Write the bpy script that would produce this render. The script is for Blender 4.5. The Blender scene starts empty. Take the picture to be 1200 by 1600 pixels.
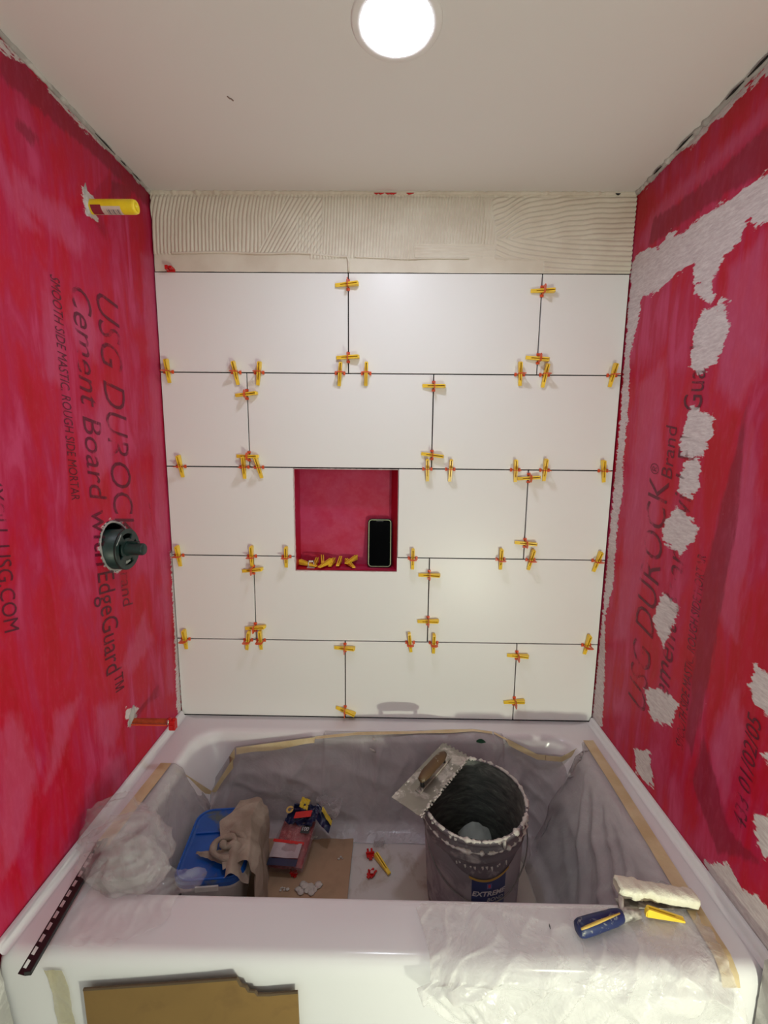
import bpy, bmesh, math, random
import numpy as np
from mathutils import Vector, Matrix, noise
random.seed(7)
rnd = random.random
SC = bpy.context.scene
COL = SC.collection

# ------------------------------------------------------------------ camera
W, H, T = 1.509, 2.2625, 0.5          # alcove width, ceiling height, tub rim height
FPX = 685.35
CAM = Vector((0.7587, -1.481, 1.4835))
pitch, yaw, roll = 0.1474, -0.012, 0.0099
cf = Vector((math.sin(yaw)*math.cos(pitch), math.cos(yaw)*math.cos(pitch), -math.sin(pitch)))
r0 = Vector((math.cos(yaw), -math.sin(yaw), 0)); u0 = r0.cross(cf)
cr = r0*math.cos(roll)+u0*math.sin(roll); cu = u0*math.cos(roll)-r0*math.sin(roll)
cd = bpy.data.cameras.new('camera'); cam = bpy.data.objects.new('camera', cd); COL.objects.link(cam)
cd.sensor_fit = 'HORIZONTAL'; cd.sensor_width = 36; cd.lens = FPX/1200*36; cd.clip_start = .02
M = Matrix.Identity(4)
for i, a in enumerate((cr, cu, -cf)):
    for j in range(3): M[j][i] = a[j]
M.translation = CAM
cam.matrix_world = M
SC.camera = cam

# ------------------------------------------------------------------ world, lights, exposure
wd = bpy.data.worlds.new('world'); SC.world = wd; wd.use_nodes = True
wd.node_tree.nodes['Background'].inputs[0].default_value = (.9, .9, 1, 1)
wd.node_tree.nodes['Background'].inputs[1].default_value = 0.05
SC.view_settings.view_transform = 'Standard'; SC.view_settings.look = 'None'
SC.view_settings.gamma = 1; SC.view_settings.use_curve_mapping = False
SC.view_settings.exposure = 0.25
LED = 72.0            # radiance of the ceiling disc
ld = bpy.data.lights.new('work_lamp', 'POINT'); ld.energy = 27; ld.color = (.96, 1, .77); ld.shadow_soft_size = .014
lo = bpy.data.objects.new('work_lamp', ld); lo.location = (1.336, -1.67, .560); COL.objects.link(lo)
ad = bpy.data.lights.new('fill_light', 'AREA'); ad.shape = 'RECTANGLE'; ad.size = .9; ad.size_y = .35; ad.energy = 1.6; ad.color = (.92, .98, 1)  # unseen soft fill added behind the camera to brighten the tiles
ao = bpy.data.objects.new('fill_light', ad); ao.location = (.80, -2.36, 1.85); ao.rotation_euler = (math.radians(90), 0, 0); COL.objects.link(ao)

# ------------------------------------------------------------------ helpers
def ray(px, py): return cf*FPX + cr*(px-600) - cu*(py-800)
def P(px, py, ax, v):
    d = ray(px, py); t = (v-CAM[ax])/d[ax]
    return CAM + d*t
def wl(o):
    v = Vector((0, 0, 0))
    while o: v += o.location; o = o.parent
    return v
def tag(o, label=None, cat=None, group=None, kind=None):
    if label: o['label'] = label
    if cat: o['category'] = cat
    if group: o['group'] = group
    if kind: o['kind'] = kind
    return o
def thing(name, label, cat, loc, group=None):
    o = bpy.data.objects.new(name, None); COL.objects.link(o); o.location = loc; o.empty_display_size = .02
    return tag(o, label, cat, group)
def mk(name, vs, fs, m, parent=None, smooth=True, loc=None, local=False):
    me = bpy.data.meshes.new(name)
    off = Vector((0, 0, 0)) if local else (wl(parent) if parent else Vector(loc or (0, 0, 0)))
    me.from_pydata([(v[0]-off[0], v[1]-off[1], v[2]-off[2]) for v in vs], [], fs)
    me.update()
    if smooth: me.polygons.foreach_set('use_smooth', [True]*len(me.polygons))
    o = bpy.data.objects.new(name, me); COL.objects.link(o)
    if m: me.materials.append(m)
    if parent: o.parent = parent
    elif loc: o.location = loc
    return o
class MB:
    def __init__(s): s.v = []; s.f = []
    def add(s, vs, fs):
        n = len(s.v); s.v += [tuple(v) for v in vs]; s.f += [tuple(i+n for i in f) for f in fs]; return s
    def box(s, a, b, rot=None, piv=None, ch=0):
        bm = bmesh.new(); bmesh.ops.create_cube(bm, size=1)
        c = [(a[i]+b[i])/2 for i in range(3)]; d = [abs(b[i]-a[i]) for i in range(3)]
        for v in bm.verts: v.co = Vector((v.co.x*d[0]+c[0], v.co.y*d[1]+c[1], v.co.z*d[2]+c[2]))
        if ch: bmesh.ops.bevel(bm, geom=bm.edges[:], offset=ch, segments=2, affect='EDGES', profile=.5)
        if rot:
            p = Vector(piv or c)
            for v in bm.verts: v.co = rot @ (v.co-p) + p
        bm.verts.index_update()
        s.add([v.co[:] for v in bm.verts], [[v.index for v in f.verts] for f in bm.faces]); bm.free(); return s
    def tube(s, pts, r, n=10, cap=True):
        pts = [Vector(p) for p in pts]; N = len(pts)
        rs = r if isinstance(r, (list, tuple)) else [r]*N
        vs = []; a = None
        for i, p in enumerate(pts):
            t = (pts[min(i+1, N-1)]-pts[max(i-1, 0)])
            t = t.normalized() if t.length > 1e-9 else Vector((0, 0, 1))
            if a is None: a = t.cross(Vector((0, 0, 1)) if abs(t.z) < .9 else Vector((1, 0, 0))).normalized()
            a = (a - t*a.dot(t)).normalized(); b = t.cross(a)
            for k in range(n):
                th = 2*math.pi*k/n; vs.append(p + (a*math.cos(th)+b*math.sin(th))*rs[i])
        fs = [(i*n+k, i*n+(k+1) % n, (i+1)*n+(k+1) % n, (i+1)*n+k) for i in range(N-1) for k in range(n)]
        if cap: fs += [tuple(range(n))[::-1], tuple((N-1)*n+k for k in range(n))]
        return s.add(vs, fs)
    def lathe(s, prof, c=(0, 0, 0), n=48, fn=None, a0=0, a1=2*math.pi):
        full = abs(a1-a0-2*math.pi) < 1e-6; m = n if full else n+1
        vs = []
        for (r, z) in prof:
            for k in range(m):
                a = a0+(a1-a0)*k/n
                rr, zz = (r, z) if not fn else fn(r, z, a)
                vs.append((c[0]+rr*math.cos(a), c[1]+rr*math.sin(a), c[2]+zz))
        fs = [(i*m+k, i*m+(k+1) % m, (i+1)*m+(k+1) % m, (i+1)*m+k) for i in range(len(prof)-1) for k in range(n)]
        return s.add(vs, fs)
    def grid(s, fn, nu, nv):
        vs = [fn(i/nu, j/nv) for j in range(nv+1) for i in range(nu+1)]
        fs = [(j*(nu+1)+i, j*(nu+1)+i+1, (j+1)*(nu+1)+i+1, (j+1)*(nu+1)+i) for j in range(nv) for i in range(nu)]
        return s.add(vs, fs)
    def xf(s, M): s.v = [tuple(M @ Vector(v)) for v in s.v]; return s
    def mk(s, name, m, parent=None, smooth=False, loc=None, local=False): return mk(name, s.v, s.f, m, parent, smooth, loc, local)
def poly_prism(loops, depth, bevel=0):
    """2D outline with holes (first loop outer) extruded by depth: returns verts (x,y,z in 0..depth) and faces"""
    cu_ = bpy.data.curves.new('t', 'CURVE'); cu_.dimensions = '2D'; cu_.fill_mode = 'BOTH'
    cu_.extrude = max(depth/2-bevel, 1e-5); cu_.bevel_depth = bevel; cu_.bevel_resolution = 0
    for L in loops:
        sp = cu_.splines.new('POLY'); sp.points.add(len(L)-1); sp.use_cyclic_u = True
        for q, p in zip(sp.points, L): q.co = (p[0], p[1], 0, 1)
    return curve_geo(cu_, depth/2)
def curve_geo(c, dz=0):
    o = bpy.data.objects.new('t', c); COL.objects.link(o)
    dg = bpy.context.evaluated_depsgraph_get(); dg.update()
    me = o.evaluated_get(dg).to_mesh()
    vs = [(v.co.x, v.co.y, v.co.z+dz) for v in me.vertices]; fs = [tuple(p.vertices) for p in me.polygons]
    o.evaluated_get(dg).to_mesh_clear()
    bpy.data.objects.remove(o); bpy.data.curves.remove(c)
    return vs, fs
def text_geo(s, size=1, shear=0, ext=0, bold=0, space=1):
    c = bpy.data.curves.new('t', 'FONT'); c.body = s; c.size = size; c.shear = shear; c.extrude = ext; c.offset = bold
    c.space_character = space; c.resolution_u = 3
    return curve_geo(c)
def smooth_path(pts, n):
    """Catmull-Rom through pts, n samples"""
    pts = [Vector(p) for p in pts]; q = [pts[0]]+pts+[pts[-1]]; out = []
    for i in range(n+1):
        t = i/n*(len(pts)-1); k = min(int(t), len(pts)-2); u = t-k
        a, b, c, d = q[k:k+4]
        out.append(.5*((2*b)+(c-a)*u+(2*a-5*b+4*c-d)*u*u+(3*b-3*c+d-a)*u**3))
    return out
def lin_path(pts, n):
    pts = [Vector(p) for p in pts]; L = [0]
    for a, b in zip(pts, pts[1:]): L.append(L[-1]+(b-a).length)
    out = []
    for i in range(n+1):
        s = L[-1]*i/n; k = 0
        while k < len(pts)-2 and L[k+1] < s: k += 1
        out.append(pts[k].lerp(pts[k+1], (s-L[k])/max(L[k+1]-L[k], 1e-9)))
    return out
def nz(x, y, z=0): return noise.noise(Vector((x, y, z)))
def ridged(x, y, z=0): return 1-min(1, abs(nz(x, y, z))*2.2)

# ------------------------------------------------------------------ materials
class N:
    def __init__(s, name):
        s.m = bpy.data.materials.new(name); s.m.use_nodes = True; s.t = s.m.node_tree; s.t.nodes.clear()
        s.out = s.t.nodes.new('ShaderNodeOutputMaterial')
    def n(s, typ, **kw):
        o = s.t.nodes.new('ShaderNode'+typ)
        for k, v in kw.items(): setattr(o, k, v)
        return o
    def l(s, a, b): s.t.links.new(a, b)
    def coord(s, scale=(1, 1, 1), rot=(0, 0, 0)):
        g = s.n('NewGeometry'); mp = s.n('Mapping'); mp.inputs['Scale'].default_value = scale; mp.inputs['Rotation'].default_value = rot
        s.l(g.outputs['Position'], mp.inputs['Vector']); return mp.outputs[0]
    def noise(s, vec, scale=5, detail=4, rough=.5, dist=0):
        o = s.n('TexNoise'); o.inputs['Scale'].default_value = scale; o.inputs['Detail'].default_value = detail
        o.inputs['Roughness'].default_value = rough; o.inputs['Distortion'].default_value = dist
        s.l(vec, o.inputs['Vector']); return o.outputs['Fac']
    def ramp(s, fac, stops):
        o = s.n('ValToRGB'); e = o.color_ramp.elements
        while len(e) < len(stops): e.new(.5)
        for x, (p, c) in zip(e, stops): x.position = p; x.color = (*c, 1) if len(c) == 3 else c
        s.l(fac, o.inputs[0]); return o.outputs[0]
    def step(s, fac, a, b):
        o = s.n('MapRange'); o.inputs[1].default_value = a; o.inputs[2].default_value = b; s.l(fac, o.inputs[0]); return o.outputs[0]
    def mix(s, fac, a, b):
        o = s.n('Mix', data_type='RGBA')
        for sock, v in ((o.inputs[0], fac), (o.inputs[6], a), (o.inputs[7], b)):
            if isinstance(v, bpy.types.NodeSocket): s.l(v, sock)
            elif isinstance(v, (int, float)): sock.default_value = v
            else: sock.default_value = (*v, 1)
        return o.outputs[2]
    def math(s, op, a, b=0, c=None):
        o = s.n('Math', operation=op)
        for i, v in enumerate((a, b, c)):
            if v is None: continue
            if isinstance(v, bpy.types.NodeSocket): s.l(v, o.inputs[i])
            else: o.inputs[i].default_value = v
        return o.outputs[0]
    def bsdf(s, col, rough=.5, metal=0, spec=.5, bump=None, bs=.3, bd=.002, coat=0, **kw):
        o = s.n('BsdfPrincipled')
        for k, v in (('Base Color', col), ('Roughness', rough), ('Metallic', metal), ('Specular IOR Level', spec), ('Coat Weight', coat)):
            i = o.inputs[k]
            if isinstance(v, bpy.types.NodeSocket): s.l(v, i)
            elif isinstance(v, tuple): i.default_value = (*v, 1)
            else: i.default_value = v
        for k, v in kw.items(): o.inputs[k].default_value = v
        if bump is not None:
            b = s.n('Bump'); b.inputs['Strength'].default_value = bs; b.inputs['Distance'].default_value = bd
            s.l(bump, b.inputs['Height']); s.l(b.outputs[0], o.inputs['Normal'])
        return o
    def done(s, sh): s.l(sh.outputs[0] if hasattr(sh, 'outputs') else sh, s.out.inputs[0]); return s.m

def simple(name, col, rough=.5, metal=0, var=.12, scale=30, bs=.15, bd=.001, spec=.5, coat=0, **kw):
    k = N(name); v = k.coord(); f = k.noise(v, scale, 5)
    c = k.mix(k.step(f, .3, .7), tuple(x*(1-var) for x in col), tuple(min(1, x*(1+var)) for x in col))
    return k.done(k.bsdf(c, rough, metal, spec, k.noise(v, scale*4, 3), bs, bd, coat, **kw))
def specked(name, col, spk, scale, lo_, hi_, rough=.5, metal=0, var=.15, bs=.3, bd=.001, dist=.5):
    """base colour with smears / specks of a second one"""
    k = N(name); v = k.coord(); f = k.noise(v, scale*.6, 4)
    c = k.mix(k.step(f, .3, .7), tuple(x*(1-var) for x in col), tuple(min(1, x*(1+var)) for x in col))
    g = k.step(k.noise(v, scale, 6, .6, dist), lo_, hi_)
    c = k.mix(g, c, spk); r = k.mix(g, (rough,)*3, (.85,)*3)
    o = k.bsdf(c, r, 0, .5, g, bs, bd)
    if metal:
        mm = k.math('MULTIPLY', k.math('SUBTRACT', 1.0, g), metal); k.l(mm, o.inputs['Metallic'])
    return k.done(o)

def membrane_mat():
    k = N('red_membrane')
    a = k.n('Attribute', attribute_name='paint'); sp = k.n('SeparateColor'); k.l(a.outputs['Color'], sp.inputs[0])
    v = k.coord()
    strokes = k.noise(k.coord((1, 6.5, 1.3), (.35, 0, 0)), 3.2, 5, .55, .6)
    blot = k.noise(v, 3.0, 3, .5, .8)
    fine = k.noise(k.coord((1, 3, 1)), 28, 5, .7)
    s = k.math('ADD', k.math('MULTIPLY', strokes, .6), k.math('MULTIPLY', blot, .4))
    base = k.ramp(s, [(.38, (.45, .003, .016)), (.46, (.49, .005, .032)), (.53, (.46, .012, .062)), (.62, (.53, .045, .13))])
    en = k.noise(v, 55, 5, .65); en2 = k.noise(k.coord((1, 5, 1)), 14, 4, .6)
    def edge(ch, w, k2=.35):
        return k.step(k.math('ADD', ch, k.math('MULTIPLY', k.math('SUBTRACT', en2 if k2 else en, .5), .9)), .5-w, .5+w)
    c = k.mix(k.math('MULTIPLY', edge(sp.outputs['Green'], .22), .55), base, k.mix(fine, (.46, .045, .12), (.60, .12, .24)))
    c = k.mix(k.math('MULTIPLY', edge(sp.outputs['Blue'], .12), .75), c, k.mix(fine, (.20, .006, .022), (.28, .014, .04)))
    c = k.mix(k.math('MULTIPLY', k.step(fine, .5, .75), .14), c, (.6, .13, .2))
    # bare backer board, skim compound and missed spots with ragged, brushed edges
    en3 = k.noise(k.coord((1, 1.1, 4.2), (.5, 0, 0)), 24, 4, .65)
    nn = k.math('ADD', k.math('MULTIPLY', k.math('SUBTRACT', en, .5), .7), k.math('MULTIPLY', k.math('SUBTRACT', en3, .5), 1.6))
    bare = k.step(k.math('ADD', sp.outputs['Red'], nn), .46, .56)
    scr = k.noise(k.coord((1, 1.5, 7), (.5, 0, 0)), 26, 5, .7, .4)
    bc = k.mix(k.step(scr, .36, .66), (.54, .46, .47), (.72, .66, .65))
    bc = k.mix(k.math('MULTIPLY', k.step(k.noise(k.coord((1, 2, 9), (.6, 0, 0)), 60, 4, .6), .55, .75), .38), bc, (.46, .22, .25))
    c = k.mix(bare, c, bc)
    spk = k.step(k.noise(k.coord((1, 1.6, 1)), 95, 2, .5), .80, .84)
    c = k.mix(k.math('MULTIPLY', spk, .7), c, (.8, .5, .5))
    rough = k.mix(bare, (.44,)*3, (.8,)*3)
    h = k.math('ADD', k.math('MULTIPLY', bare, .5), k.math('MULTIPLY', strokes, 1.0))
    h = k.math('ADD', h, k.math('MULTIPLY', fine, .25))
    return k.done(k.bsdf(c, rough, 0, .22, h, .35, .002))
MEM = membrane_mat()
def paint_mat(name, col, rough=.6, s=140, bs=.06):
    k = N(name); v = k.coord(); f = k.noise(v, 2.5, 3)
    c = k.mix(k.step(f, .3, .7), tuple(x*.985 for x in col), col)
    return k.done(k.bsdf(c, rough, 0, .4, k.noise(v, s, 3), bs, .001))
CEIL = paint_mat('ceiling_paint', (.76, .745, .725), .7, 320, .10)
PAINT = paint_mat('room_paint', (.42, .44, .46), .6)
DRYWALL = specked('bare_drywall', (.42, .40, .38), (.62, .60, .57), 14, .5, .6, .8)
TILE = paint_mat('white_tile_glaze', (.86, .86, .85), .36, 60, .02)
k = N('gap_mortar'); v = k.coord()
GAP = k.done(k.bsdf(k.mix(k.step(k.noise(v, 40, 3), .6, .75), (.005, .004, .004), (.12, .11, .1)), .9))
k = N('thinset'); v = k.coord(); f = k.noise(v, 9, 4)
THIN = k.done(k.bsdf(k.mix(k.step(f, .3, .7), (.66, .59, .49), (.76, .71, .61)), .75, 0, .3, k.noise(v, 260, 4, .7), .35, .0012))
MORT = simple('mortar_blob', (.52, .48, .45), .8, var=.1, scale=60, bs=.5, bd=.003)
TUB = paint_mat('tub_acrylic', (.745, .725, .755), .17, 20, .01)
TUBFLOOR = specked('tub_floor_paper', (.60, .57, .56), (.40, .33, .28), 9, .58, .75, .6, var=.05, bs=.1)
CARD = specked('cardboard_face', (.215, .120, .034), (.18, .098, .03), 16, .5, .75, .8, var=.06, bs=.05)
CARD2 = specked('cardboard_dirty', (.38, .25, .16), (.24, .155, .10), 8, .45, .8, .8, var=.1, bs=.05)
CARDE = simple('cardboard_edge', (.10, .065, .035), .9)
TAPE = N('masking_tape'); v = TAPE.coord()
TAPE = TAPE.done(TAPE.bsdf(TAPE.mix(TAPE.step(TAPE.noise(v, 18, 4), .35, .65), (.56, .43, .24), (.66, .54, .34)), .6, 0, .4, TAPE.noise(TAPE.coord((1, 1, 1)), 90, 4), .4, .002))
def film_mat(name, opac, tint=(.72, .70, .72), rough=.22, scale=7, bs=.7, am=.24):
    k = N(name); v = k.coord(); n1 = k.noise(v, scale, 5, .6, 1.2); n2 = k.noise(k.coord((1, 1, .5)), scale*4, 4, .6, .8)
    h = k.math('ADD', n1, k.math('MULTIPLY', n2, .35))
    p = k.bsdf(tint, rough, 0, .6, h, bs, .012); tr = k.n('BsdfTransparent'); tr.inputs[0].default_value = (.97, .97, .97, 1)
    mx = k.n('MixShader'); f = k.math('ADD', opac-am/2, k.math('MULTIPLY', k.step(n1, .35, .7), am))
    k.l(f, mx.inputs[0]); k.l(tr.outputs[0], mx.inputs[1]); k.l(p.outputs[0], mx.inputs[2])
    return k.done(mx)
FILM = film_mat('plastic_film', .36, (.86, .83, .82), .16, 9, .8)
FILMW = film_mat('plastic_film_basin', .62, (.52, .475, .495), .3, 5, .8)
FILMB = film_mat('plastic_film_bundle', .17, (.80, .74, .76), .07, 7, .8, .08)
def plast(name, col, trans=0, rough=.3, coat=.0):
    return simple(name, col, rough, var=.08, scale=40, bs=.05, spec=.5, coat=coat, **({'Transmission Weight': trans} if trans else {}))
YEL = plast('yellow_plastic', (.95, .64, .05), .0); YELT = plast('yellow_plastic_pipe', (.86, .66, .02), 0, .35)
REDC = plast('orange_red_plastic', (.72, .10, .03)); REDD = plast('red_plastic', (.55, .015, .015), 0, .25)
GREEN = simple('dark_green_plastic', (.007, .026, .023), .42, var=.3, scale=60)
GRNL = simple('grey_smear', (.35, .37, .36), .8)
BLACK = simple('black_plastic', (.008, .008, .009), .4); DARK = simple('dark_cavity', (.01, .01, .01), .9)
SCREEN = simple('phone_glass', (.0005, .0005, .001), .2, spec=.05); LIME = simple('lime_case_edge', (.50, .62, .34), .5)
BLUE = specked('blue_lid', (.003, .085, .42), (.45, .45, .42), 34, .66, .72, .35, var=.12)
BLUEG = specked('grimy_blue_lid', (.003, .075, .36), (.10, .12, .12), 12, .52, .64, .4, var=.2)
WPLAS = simple('white_tub_plastic', (.62, .60, .58), .4); 
k = N('terry_rag'); v = k.coord()
RAG = k.done(k.bsdf(k.mix(k.step(k.noise(v, 16, 5), .35, .7), (.34, .27, .215), (.54, .45, .37)), .95, 0, .1, k.noise(v, 420, 3, .7), .9, .004))
STEEL = specked('trowel_steel', (.26, .24, .22), (.50, .46, .42), 20, .50, .60, .38, .8, bd=.002)
HANDLE = specked('brown_grip', (.10, .055, .025), (.45, .42, .36), 40, .6, .68, .7)
BKT = specked('bucket_plastic', (.135, .115, .13), (.36, .32, .32), 22, .53, .66, .5)
k = N('bucket_inside'); v = k.coord((1, 1, 3.2)); f = k.noise(v, 16, 6, .7, .8)
BKT_IN = k.done(k.bsdf(k.ramp(f, [(.35, (.055, .06, .056)), (.5, (.10, .105, .098)), (.62, (.15, .155, .145)), (.72, (.30, .29, .27))]), .8, 0, .3, f, .6, .003))
LABG = specked('bucket_label_grey', (.34, .31, .33), (.22, .20, .22), 8, .5, .6, .55)
LABB = simple('bucket_label_blue', (.012, .03, .13), .4); LABY = simple('bucket_label_gold', (.45, .27, .04), .5)
LETW = simple('label_white_ink', (.62, .62, .62), .6); INKR = simple('label_red_ink', (.55, .03, .05), .5)
NAVY = simple('navy_print', (.010, .016, .06), .3); NAVH = specked('navy_handle', (.012, .022, .10), (.40, .40, .38), 60, .56, .66, .45)
GOLD = simple('gold_stripe', (.55, .36, .08), .5); WET = simple('wet_thinset', (.78, .75, .62), .5, var=.06, scale=90, bs=.6, bd=.002)
COPPER = simple('red_copper', (.42, .085, .03), .3, .35, var=.25, scale=80); CHROME = simple('bright_metal', (.6, .55, .45), .25, 1)
def ink_mat(name, col, thr=.36, op=.78):
    k = N(name); v = k.coord(); p = k.bsdf(col, .5); tr = k.n('BsdfTransparent'); mx = k.n('MixShader')
    f = k.math('MULTIPLY', k.step(k.noise(v, 7, 5, .7, .5), thr, thr+.09), op)
    at = k.n('Attribute', attribute_name='seen'); f = k.math('MULTIPLY', f, at.outputs['Fac'])
    k.l(f, mx.inputs[0]); k.l(tr.outputs[0], mx.inputs[1]); k.l(p.outputs[0], mx.inputs[2]); return k.done(mx)
INK = ink_mat('faded_ink', (.10, .006, .024), .40, .66); INKD = ink_mat('dark_ink', (.07, .006, .022), .36, .74)

# ------------------------------------------------------------------ setting
def sdist(pts, poly):
    """signed distance of pts (n,2) to polygon, + inside"""
    a = np.array(poly, float); b = np.roll(a, -1, 0); d = np.full(len(pts), 1e9); ins = np.zeros(len(pts), bool)
    for p, q in zip(a, b):
        e = q-p; w = pts-p; t = np.clip((w@e)/(e@e+1e-12), 0, 1); d = np.minimum(d, np.hypot(*(w-t[:, None]*e).T))
        c = ((p[1] > pts[:, 1]) != (q[1] > pts[:, 1])) & (pts[:, 0] < (q[0]-p[0])*(pts[:, 1]-p[1])/(q[1]-p[1]+1e-12)+p[0]); ins ^= c
    return np.where(ins, d, -d)
BARE = {}
def side_wall(name, X, bare, light, dark, hole=None, y0=.012, y1=-.92, z0=.40, step=.006):
    ys = np.linspace(y0, y1, int(abs(y1-y0)/step)+1); zs = np.linspace(z0, H, int((H-z0)/step)+1)
    Y, Z = np.meshgrid(ys, zs); pts = np.stack([Y.ravel(), Z.ravel()], 1); n = len(pts); nu = len(ys)
    def layer(polys, w):
        m = np.full(n, -1.)
        for pl_ in polys: m = np.maximum(m, sdist(pts, pl_))
        return np.clip(.5+m/w, 0, 1)
    def up(polys, f=None): return [[(P(x, y, 0, X)[1], P(x, y, 0, X)[2]) for x, y in q] for q in polys]
    R = layer(up(bare['px'])+bare['w'], .030); G = layer(up(light), .06); B = layer(up(dark), .04)
    keep = np.ones(n, bool); allb = up(bare['px'])
    BARE[X > 0] = lambda q: np.max([sdist(q, b_) for b_ in allb], 0)
    if hole: keep = sdist(pts, hole) < 0
    idx = np.arange(n).reshape(len(zs), nu)
    q = np.stack([idx[:-1, :-1], idx[:-1, 1:], idx[1:, 1:], idx[1:, :-1]], -1).reshape(-1, 4)
    q = q[keep[q].all(1)]
    if X > 0: q = q[:, ::-1]
    o = mk(name, [(X, float(a), float(b)) for a, b in pts], [tuple(int(i) for i in r) for r in q], MEM)
    at = o.data.color_attributes.new('paint', 'FLOAT_COLOR', 'POINT')
    at.data.foreach_set('color', np.stack([R, G, B, np.ones(n)], 1).ravel().astype('f'))
    return tag(o, kind='structure')
# left wall: membrane board
holeL = [(-.303+.060*math.cos(a)*(1+.06*math.sin(3*a)), 1.205+.071*math.sin(a)*(1+.08*math.cos(2*a+1))) for a in [i*2*math.pi/28 for i in range(28)]]
holeP = [(-.288+.030*math.cos(a), 2.078+.045*math.sin(a)+.015*math.cos(a)) for a in [i*2*math.pi/14 for i in range(14)]]
bareL = {'px': [[(-60, 20), (0, 60), (120, 178), (240, 292), (238, 300), (215, 285), (205, 262), (150, 222), (75, 142), (68, 118), (10, 85), (-60, 40)],
                [(215, 262), (244, 285), (246, 318), (236, 296), (222, 290)],
                [(266, 860), (274, 860), (284, 1122), (276, 1110), (273, 1000)], [(128, 292), (145, 305), (152, 345), (134, 338), (130, 315)],
                [(196, 1108), (216, 1104), (212, 1128), (200, 1135)]],
         'w': [[(y*1.0-.0, z) for y, z in [(-.303+1.06*(a+.303), 1.205+1.07*(b-1.205)) for a, b in holeL]]]}
lightL = [[(112, 470), (140, 478), (155, 530), (150, 560), (120, 540), (106, 500)], [(158, 600), (178, 640), (175, 720), (150, 770), (150, 650)],
          [(150, 1105), (186, 1098), (188, 1130), (178, 1170), (160, 1168), (150, 1140)], [(222, 400), (244, 400), (256, 740), (272, 1080), (262, 1085), (240, 700)],
          [(20, 260), (60, 300), (110, 330), (135, 380), (120, 400), (60, 340), (15, 310)], [(0, 240), (30, 300), (60, 360), (30, 350), (0, 290)],
          [(20, 1110), (60, 1200), (30, 1330), (0, 1380), (0, 1150)], [(85, 1120), (125, 1090), (90, 1200), (70, 1240)], [(170, 1190), (195, 1180), (180, 1240)],
          [(70, 430), (95, 500), (95, 600), (70, 590)], [(225, 960), (240, 1000), (200, 1060), (190, 1040)]]
darkL = [[(30, 185), (60, 215), (50, 230), (25, 200)], [(175, 285), (215, 290), (200, 310), (170, 310)], [(0, 60), (40, 100), (120, 190), (235, 300), (238, 330), (150, 245), (60, 170), (0, 120)]]  # middle outline: shadow of the yellow pipe stub, put into the wall colour
wL = side_wall('wall_left', 0., bareL, lightL, darkL, holeL)
bareR = {'px': [
    [(986, 415), (995, 400), (1005, 390), (1030, 386), (1046, 362), (1067, 366), (1090, 342), (1120, 322), (1145, 310), (1170, 290), (1215, 255),
     (1215, 336), (1178, 357), (1172, 337), (1160, 360), (1155, 380), (1132, 400), (1120, 425), (1108, 447), (1084, 441), (1084, 412), (1060, 425), (1040, 445), (1027, 457), (1003, 464),
     (998, 500), (990, 530), (984, 560), (984, 600), (981, 650), (974, 720), (974, 760), (966, 810), (961, 870), (957, 920), (946, 960), (945, 1020), (944, 1075), (941, 1135), (925, 1140),
     (925, 1120), (938, 1000), (950, 860), (966, 690), (985, 440)],
    [(1085, 441), (1110, 440), (1116, 462), (1112, 475), (1100, 468), (1086, 458)], [(1122, 466), (1138, 460), (1140, 470), (1124, 476)],
    [(1100, 482), (1134, 480), (1139, 512), (1127, 547), (1117, 570), (1090, 584), (1080, 570), (1080, 545), (1090, 500)],
    [(1082, 634), (1113, 650), (1113, 678), (1098, 714), (1065, 712), (1061, 695), (1071, 657)], [(1075, 715), (1094, 720), (1092, 760), (1080, 780), (1060, 767), (1061, 745)],
    [(1056, 790), (1090, 820), (1085, 845), (1062, 867), (1034, 842), (1037, 818)], [(1036, 925), (1063, 952), (1037, 1013), (1019, 967)],
    [(1006, 1077), (1030, 1073), (1061, 1100), (1047, 1136), (1017, 1122)], [(991, 1170), (1015, 1174), (1022, 1232), (994, 1208)],
    [(1180, 1038), (1215, 1060), (1215, 1128), (1178, 1102), (1171, 1072)], [(1190, 1176), (1215, 1165), (1215, 1215)], [(1180, 1270), (1215, 1275), (1215, 1330), (1192, 1342), (1182, 1312)],
    [(1098, 1345), (1140, 1350), (1160, 1388), (1184, 1398), (1215, 1440), (1215, 1510), (1170, 1470), (1130, 1410)],
    [(997, 296), (1105, 190), (1215, 84), (1215, 98), (1110, 198), (1080, 232), (1062, 238), (1030, 272), (1002, 300)]],
    'w': []}
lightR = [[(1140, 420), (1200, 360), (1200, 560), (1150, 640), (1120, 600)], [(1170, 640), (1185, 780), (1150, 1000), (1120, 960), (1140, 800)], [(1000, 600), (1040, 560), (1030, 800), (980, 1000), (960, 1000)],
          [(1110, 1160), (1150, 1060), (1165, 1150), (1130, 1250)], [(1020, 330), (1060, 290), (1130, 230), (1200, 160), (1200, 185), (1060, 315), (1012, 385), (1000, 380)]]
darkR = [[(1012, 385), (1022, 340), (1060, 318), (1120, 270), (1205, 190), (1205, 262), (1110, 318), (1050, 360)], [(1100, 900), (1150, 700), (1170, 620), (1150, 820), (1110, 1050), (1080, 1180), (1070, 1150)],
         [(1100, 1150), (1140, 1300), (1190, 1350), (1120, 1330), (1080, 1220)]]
wR = side_wall('wall_right', W, bareR, lightR, darkR)
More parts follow.
